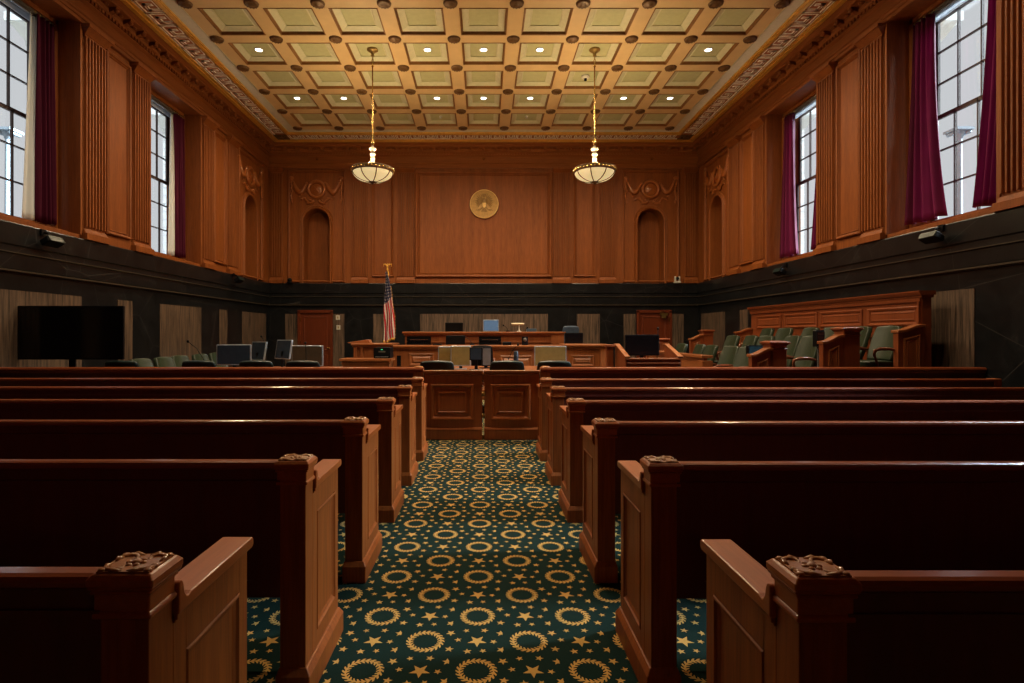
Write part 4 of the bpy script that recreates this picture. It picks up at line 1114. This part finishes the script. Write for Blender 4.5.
mic(at(268,12.3), 12.35, .76, -.17, zt(336.5,12.3)-.76, 0, 'thin black microphone between the sideways monitors')
mic(at(306.5,9.7), 9.7, .76, -.02, zt(343,9.7)-.76, 0, 'thin black microphone standing in front of the brown-reflecting monitor')
mic(at(507,10.4), 10.4, .82, .21, zt(344.5,10.4)-.82, 0, 'black gooseneck microphone beside the dark blue tumbler')
t = thing('tumbler', 'dark blue cylinder standing on the middle table by the microphone', 'tumbler', (at(515.3,10.4)+.02, 10.5, .82))
m = MB(); m.lathe([(0,0),(.045,0),(.048,.01),(.045,zt(351,10.5)-.82-.02),(.03,zt(351,10.5)-.82),(0,zt(351,10.5)-.82)], (0,0,0), 20); m.build('body', flat('navy', (.012,.017,.028), .35), t)

# judge's bench
YJ = 15.3; YK = 14.0
def raised(m, u0, u1, v0, v1): ring(m, u0, u1, v0, v1, [(0,0),(0,.02),(.02,.03),(.05,.022),(.07,.004),(.12,.03),(.125,.026)])
B = thing('judges_bench', "raised wooden judge's bench in front of the far stone panel", 'bench', (0, YJ, 0))
x0, x1 = at(405,YJ), at(563,YJ); zt1 = zt(331.7,YJ)
TB = lambda u, w, v: (u, -w, v)
m = MB(TB); m.box(x0, x1, -.75, 0, 0, zt1-.09); m.box(x0, x1, 0, .03, zt1-.30, zt1-.27); m.box(at(551,YJ), x1+.02, 0, .06, 0, zt1-.09); m.build('front_panel', BENCHV, B)
m = MB(TB); m.box(x0-.07, x1+.07, -.5, .10, zt1-.05, zt1); m.box(x0-.03, x1+.03, -.5, .06, zt1-.10, zt1-.05); m.build('top_slab', BENCHW, B, bevel=.01)
for a, b_, lab in ((407,431,'black drop-in drawer'), (479,501,'black drop-in drawer')):
    m = MB(TB); m.box(at(a,YJ), at(b_,YJ), 0, .03, zt(345,YJ), zt(336.5,YJ)); o = m.build('black_drawer', BLACK, B)
    m = MB(TB); m.box(at(a+3,YJ), at(b_-3,YJ), .03, .04, zt(340.0,YJ), zt(339.2,YJ)); m.build('handle_strip', CHROME, o)
K = thing('clerks_bench', "wide wooden clerk's bench in front of the judge's bench", 'bench', (0, YK, 0))
k0, k1 = at(393.5,YK), at(563,YK); z2 = zt(345.3,YK)
m = MB(TB); m.box(k0, k1, -.9, 0, 0, z2-.09); m.box(k0,k1,0,.03,0,.2)
raised(m, at(409,YK), at(434,YK), zt(366,YK), zt(353.5,YK)); raised(m, at(500,YK), at(532,YK), .3, .95); raised(m, at(455,YK), at(490,YK), .3, .95)
m.build('front_panel', BENCHV, K)
m = MB(TB); m.box(k0-.0, k1+.0, -.6, .08, z2-.055, z2); m.box(k0, k1, -.6, .05, z2-.10, z2-.055); m.build('top_slab', BENCHW, K, bevel=.01)
m = MB(TB); m.box(at(397,YK), at(401,YK), 0, .02, zt(366,YK), zt(355.5,YK)); m.build('vent_slot', BLACK, K)
def wing(name, pa, pb, d, ztop, zb, label, panel_px=None, posts=()):
    W = thing(name, label, 'bench', (0, d, 0))
    m = MB(TB); m.box(at(pa,d), at(pb,d), -1.0, 0, 0, ztop-.09)
    if panel_px: raised(m, at(panel_px[0],d), at(panel_px[1],d), zt(366.5,d), zt(panel_px[2],d))
    for a, b_ in posts: m.box(at(a,d), at(b_,d), 0, .05, 0, ztop-.09)
    m.build('front_panel', BENCHV, W)
    m = MB(TB); m.box(at(pa,d)-.06, at(pb,d)+.06, -1.0, .10, ztop-.05, ztop); m.box(at(pa,d)-.03, at(pb,d)+.03, -1.0, .06, ztop-.10, ztop-.05); m.build('top_slab', BENCHW, W, bevel=.01)
    return W
wing('witness_stand', 567, 607.5, 13.6, zt(344.3,13.6), 0, 'wooden wing of the bench on its right, brightly lit, with one raised panel', (571,594,355), ((600,607.5),))
wing('court_desk', 354, 391, 14.05, zt(343.3,14.05), 0, 'wooden wing desk at the left end of the bench, by the flag', None, ((354,357),(361,363.5),(374,376.5)))
# reading stand on the left desk
t = thing('book_stand', 'small slanted wooden reading stand on the left wing desk', 'stand', (at(357,13.9), 14.3, zt(343.3,14.05)))
m = MB(); m.prism([(-.30,.0),(.28,.0),(.28,.02),(.24,.09),(.16,.09),(-.30,.02)], 'y', -.15, .15); m.build('slope', BENCHW, t, bevel=.005, seg=1)
# lower clerk's desk with the black printer
D = 13.0
t = thing('side_desk', 'low wooden desk in front of the left wing desk, with a black printer', 'desk', (0, D, 0))
m = MB(TB); m.box(at(342,D), at(389,D), -.55, 0, 0, zt(359,D)-.05); m.box(at(341,D), at(390,D), 0,.02, zt(364,D), zt(363,D)); m.build('desk_body', BENCHV, t)
m = MB(TB); m.box(at(339.4,D), at(391.5,D), -.55, .06, zt(358.7,D)-.06, zt(358.7,D)); m.build('desk_top', BENCHW, t, bevel=.008)
t = thing('printer', 'black desktop printer with a green light on the low left desk', 'printer', (at(382.7,13.2), 13.3, zt(358.7,D)))
h = zt(347.3,13.2)-zt(358.7,D)
m = MB(); m.prism(rrect(-.2,.2,0,h,.03), 'y', -.2,.2); m.build('printer_body', BLACK, t, bevel=.01)
m = MB(); m.box(-.08,.08,-.205,-.198,h*.55,h*.68); m.build('display', GREYP, t)
m = MB(); m.box(-.02,.02,-.206,-.198,h*.78,h*.83); m.build('status_light', flat('green_led', (.02,.3,.12), .4, emit=(.05,.9,.4), es=1, noise=0), t)
m = MB(); m.box(-.15,.15,-.28,-.19,.03,.045); m.build('paper_tray', flat('tray_grey', (.10,.10,.10), .3), t)
# things on the benches
monitor(at(454,15.5), 15.5, zt1+.0, .50, .26, 0.1, "black tilted monitor on the judge's bench, left of centre", frame=BLACK, screen=MATTB, stand=.0, tilt=.12)
monitor(at(455.5,14.3), 14.3, z2+.02, .50, .235, 0.1, "black tilted monitor on the clerk's bench below the other tilted one", frame=BLACK, screen=MATTB, stand=.02, tilt=.12)
monitor(at(491,15.55), 15.55, zt1+.01, .45, .33, -.05, "monitor with a painted pale blue reflection on the judge's bench, centre", screen=BLUEL, stand=.01)
t = thing('desk_lamp', "small brass and white desk lamp on the judge's bench", 'lamp', (at(519,15.5), 15.45, zt1))
m = MB(); m.lathe([(0,0),(.07,0),(.06,.02),(.018,.03),(.018,.20),(.03,.21),(0,.22)], (0,0,0), 14); m.build('lamp_stem', WHITEP, t)
m = MB(); m.lathe([(0,-.19),(.05,-.19),(.055,-.1),(.055,.1),(.05,.17),(0,.17)], (-.03,0,.22), 12, axis='x'); o = m.build('lamp_shade', flat('cream_shade', (.62,.55,.38), .5), t); o.scale = (1,1,.6); o.location = (0,0,.085)
t = thing('telephone', "blue-grey desk telephone on the judge's bench right of the lamp", 'telephone', (at(531,15.5), 15.45, zt1))
m = MB(); m.prism([(-.12,0),(.12,0),(.12,.035),(-.12,.09)], 'x', -.14,.14); m.build('phone_body', flat('blue_grey', (.05,.09,.14), .3), t, bevel=.01)
m = MB(); m.tube([(-.11,-.05,.10),(-.1,.0,.12),(-.1,.08,.12),(-.11,.12,.10)], .022, 8); m.build('handset', BLACK, t)
t = thing('desk_speaker', "small upright black speaker in front of the judge's bench fascia", 'speaker', (at(525,14.3), 14.35, z2))
m = MB(); m.box(-.08,.08,-.06,.06,0,.22); m.build('speaker_box', BLACK, t, bevel=.01); m = MB(); m.lathe([(0,0),(.05,0),(.045,-.01),(0,-.012)], (0,-.06,.14), 14, axis='y'); m.build('speaker_cone', GREYP, t)
for px, hh, lab in ((507,.09,'low black box on the clerk\'s bench right of centre'), (437.5,.035,'flat dark device on the clerk\'s bench left of the tilted monitor')):
    t = thing('desk_device', lab, 'device', (at(px,14.2), 14.2, z2)); m = MB(); m.prism([(-.10,0),(.10,0),(.08,hh),(-.10,hh*.8)], 'x', -.11,.11); m.build('case', BLACK, t, bevel=.008)
mic(at(472,14.3), 14.3, z2, -.2, .22, 0, "thin black microphone on the clerk's bench before the black drawer")
mic(at(508,15.5), 15.5, zt1, -.13, .18, 0, "thin black microphone on the judge's bench left of the lamp")
# judge's chair and clerk's monitor right of the bench
FL = MB(); FL.box(-2.4, 3.6, 16.1, 17.4, 0, .62); tag(FL.build('dais', BENCHV), 'raised wooden dais floor behind the bench', 'platform')
PALEB = flat('painted_window_blue', (.08,.125,.20), .3)  # blue window light painted into the chair leather
o = chair('leather chair, blue window light painted on it, on the dais at the right end of the bench', None, PALEB, 1.12); o.location = (at(569.5,16.6), 16.65, .62)
monitor(at(574,14.6), 14.6, zt(344,14.6), .49, .30, .05, 'black monitor at the right end of the bench, below the chair', frame=BLACK, screen=SCREEN, stand=.02)
o = chair('black office chair half hidden behind the small monitor at the middle table', None, BLACK, 1.02); o.location = (at(482,12.9), 12.9, 0.22)
FL = MB(); FL.box(at(470,12.9)-.4, at(500,12.9)+.3, 12.5, 13.4, 0, .22); tag(FL.build('low_platform', BENCHV), "low wooden platform below the clerk's bench", 'platform')

# flag
def flag():
    y = 16.2
    t = thing('flag', 'united states flag hanging from a pole with a gold eagle, left of the bench', 'flag', (at(387.5,y), y, 0))
    m = MB(); m.lathe([(0,0),(.17,0),(.17,.03),(.05,.08),(.03,.15),(0,.16)], (0,0,0), 20); m.build('base', BRASS, t)
    m = MB(); m.lathe([(.016,.1),(.016,zt(270,y))], (0,0,0), 10); m.build('pole', flat('pole_wood', (.20,.09,.03), .35), t)
    z0 = zt(270,y)
    e = MB(); e.ball((0,0,z0+.02), .035, 0, 10, 6); e.ball((0,0,z0+.10), (.03,.025,.06), 0, 8, 6); e.ball((0.01,-.01,z0+.18), .02, 0, 8, 6)
    for s in (-1, 1):
        e.tube([(0,0,z0+.11),(s*.06,0,z0+.17),(s*.11,0,z0+.17),(s*.12,0,z0+.10)], [.02,.025,.02,.008], 6)
    e.build('eagle_finial', GOLD, t)
    # cloth: gathered folds; colour follows the flag's own pattern
    RED = flat('flag_red', (.48,.012,.035), .7, noise=.05); WH = flat('flag_white', (.62,.57,.55), .7, noise=.05); BL = flat('flag_blue', (.010,.014,.06), .7, noise=.05)
    NU, NV = 60, 90; zt_, zb_ = zt(272,y), zt(341,y)
    vs = []; fs = []; ms = []
    for j in range(NV+1):
        v = j/NV
        for i in range(NU+1):
            u = i/NU
            w0 = .05 + .27*min(1, v*1.5)**.8
            xL = -.06 - .05*v*(1 if v < .85 else 1)
            x = xL + w0*u + .015*math.sin(9*v+u*6)
            yy = -.03 - .05*math.sin(u*PI*5 + 1.2*v) * (.4+.8*v) - .05*u
            zz = zt_ + (zb_-zt_)*v - .03*math.sin(u*PI*2.2)*v + (.16*max(0,u-.45))*v
            vs.append((x, yy, zz))
    for j in range(NV):
        for i in range(NU):
            a = j*(NU+1)+i; fs.append((a, a+NU+1, a+NU+2, a+1))
            u = (i+.5)/NU; v = (j+.5)/NV
            if v < .47 - .10*u:
                k = (i//4 + j//4*2) % 4; ms.append(1 if (i % 8 in (3,4) and j % 8 in (3,4)) or (i % 8 in (7,0) and j % 8 in (7,0)) else 2)
            else:
                ms.append(int((u*1.0 - v*.35 + 2)*9) % 2)
    m = MB(); m.add(vs, fs, 0, True); m.m = ms
    o = m.build('flag_cloth', [RED, WH, BL], t, recalc=False); s = o.modifiers.new('s', 'SOLIDIFY'); s.thickness = .004
    g = MB()
    for i in range(0, NU, 1):
        p = vs[NV*(NU+1)+i]; g.tube([(p[0],p[1]-.002,p[2]+.02),(p[0],p[1]-.002,p[2]-.05)], [.006,.007], 5)
    for j in range(20, NV, 2):
        p = vs[j*(NU+1)+NU]; g.tube([(p[0]-.01,p[1],p[2]),(p[0]+.025,p[1],p[2]-.012)], [.007,.007], 5)
    g.build('gold_fringe', GOLD, t)
    c = MB(); c.tube([(.01,-.02,z0),(.04,-.03,z0-.10),(.02,-.05,z0-.30)], .012, 6); c.build('gold_cord', GOLD, t)
flag()

# evidence lectern with a black monitor
D = 9.5
t = thing('lectern', 'wooden lectern box with sloping sides holding a black monitor, before the right far door', 'lectern', (0, D, 0))
xa, xb = at(627,D), at(680,D); zl = zt(358,D)
m = MB(); m.box(xa, xb, 0, .04, 0, zl-.02); m.box(xa, xb, .72,.76,0,1.0); m.box(xa, xb, .04,.72, .93,.96); m.build('body', JURYW, t)
m = MB(); m.box(xa-.02, xb+.02, -.03, .06, zl-.03, zl); m.box(xa, xb, -.02,.0, zl-.10, zl-.08); m.build('front_cap', JURYW, t, bevel=.006, seg=1)
for x in (xa, xb):
    m = MB(); m.prism([(.0,0),(.76,0),(.76,1.29),(.70,1.29),(.0,zl)], 'x', x-.025, x+.025); m.build('side_panel', JURYW, t)
    m = MB(); m.prism([(-.03,zl),(.69,1.30),(.80,1.30),(.80,1.32),(.68,1.32),(-.04,zl+.03)], 'x', x-.045, x+.045); m.build('side_cap', BENCHW, t, bevel=.005, seg=1)
monitor(at(642,9.85), 9.85, zt(355.5,9.85)+.0, .61, .375, 0, 'black monitor on the wooden lectern', frame=BLACK, screen=SCREEN, stand=zt(355.5,9.85)-.96)
mic(at(657,10.1), 10.1, .96, .02, zt(328.5,10.1)-.96, 0, 'thin black microphone standing behind the lectern monitor')
t = thing('computer_mouse', 'pale oval device on the lectern right of the black monitor', 'device', (at(661,9.7), 9.7, .96)); m = MB(); m.ball((0,0,.02), (.10,.05,.03), 0, 12, 6); m.build('shell', flat('pale_device', (.25,.25,.22), .4), t)
# small post of a stand left of the lectern
t = thing('railing_post', 'slim wooden post and rail standing just left of the lectern', 'railing', (at(609.5,10.2), 10.2, 0))
m = MB(); m.box(-.06,.06,-.06,.06,0,zt(347,10.2)); m.box(-.09,.09,-.09,.09,zt(347,10.2),zt(344.5,10.2)); m.build('post', JURYW, t, bevel=.006, seg=1)
# jury screens
def armscreen(x, y, z, w, h, zf, rz, label, screen):
    t = thing('juror_screen', label, 'monitor', (x, y, zf), rz)
    m = MB(); m.lathe([(0,0),(.10,0),(.10,.02),(.03,.04),(.025,z-zf),(0,z-zf)], (0,0,0), 12); m.build('stand', BLACK, t)
    m = MB(); m.prism(rrect(-w/2,w/2,z-zf,z-zf+h,.02), 'y', -.03,.03); o = m.build('housing', BLACK, t); m = MB(); m.box(-w/2+.02,w/2-.02,-.034,-.03,z-zf+.02,z-zf+h-.02); m.build('screen', screen, o)
armscreen(5.26, 8.60, 1.30, .22, .26, .42, .5, 'small black screen on a stand in the jury box, beside the carved newel', SCREEN)
TEAL = flat('teal_screen', (.02,.05,.065), .2)  # plain teal screen colour
armscreen(at(755,9.2), 9.2, 1.14, .30, .17, .22, .2, 'small teal-edged screen among the lowest jury chairs', TEAL)

# ------------------------------------------------------------------ sky, camera, view
W = bpy.data.worlds.new('sky'); SC.world = W; W.use_nodes = True
bg = W.node_tree.nodes['Background']; bg.inputs[0].default_value = (1,1,1,1); bg.inputs[1].default_value = SKY
SU = bpy.data.lights.new('sun', 'SUN'); SU.energy = SUNE; SU.color = (.84,.95,1); SU.angle = math.radians(34)
so = bpy.data.objects.new('sun', SU); COL.objects.link(so); so.rotation_euler = (0, math.radians(53), 0)
cam = bpy.data.cameras.new('camera'); cam.sensor_width = 36; cam.lens = 548/1024*36
cam.shift_x = (512-483.6)/1024; cam.shift_y = -7.5/1024; cam.clip_start = .05; cam.clip_end = 200
co = bpy.data.objects.new('camera', cam); COL.objects.link(co); co.location = (0,0,1.5); co.rotation_euler = (PI/2,0,0)
SC.camera = co
SC.view_settings.view_transform = 'Standard'; SC.view_settings.look = 'None'; SC.view_settings.gamma = 1; SC.view_settings.exposure = EXPO
SC.view_settings.use_curve_mapping = False
SC.cycles.use_denoising = True; SC.cycles.max_bounces = 8; SC.cycles.diffuse_bounces = 4; SC.cycles.glossy_bounces = 3; SC.cycles.transparent_max_bounces = 8; SC.cycles.sample_clamp_indirect = 4
SC.cycles.caustics_reflective = False; SC.cycles.caustics_refractive = False
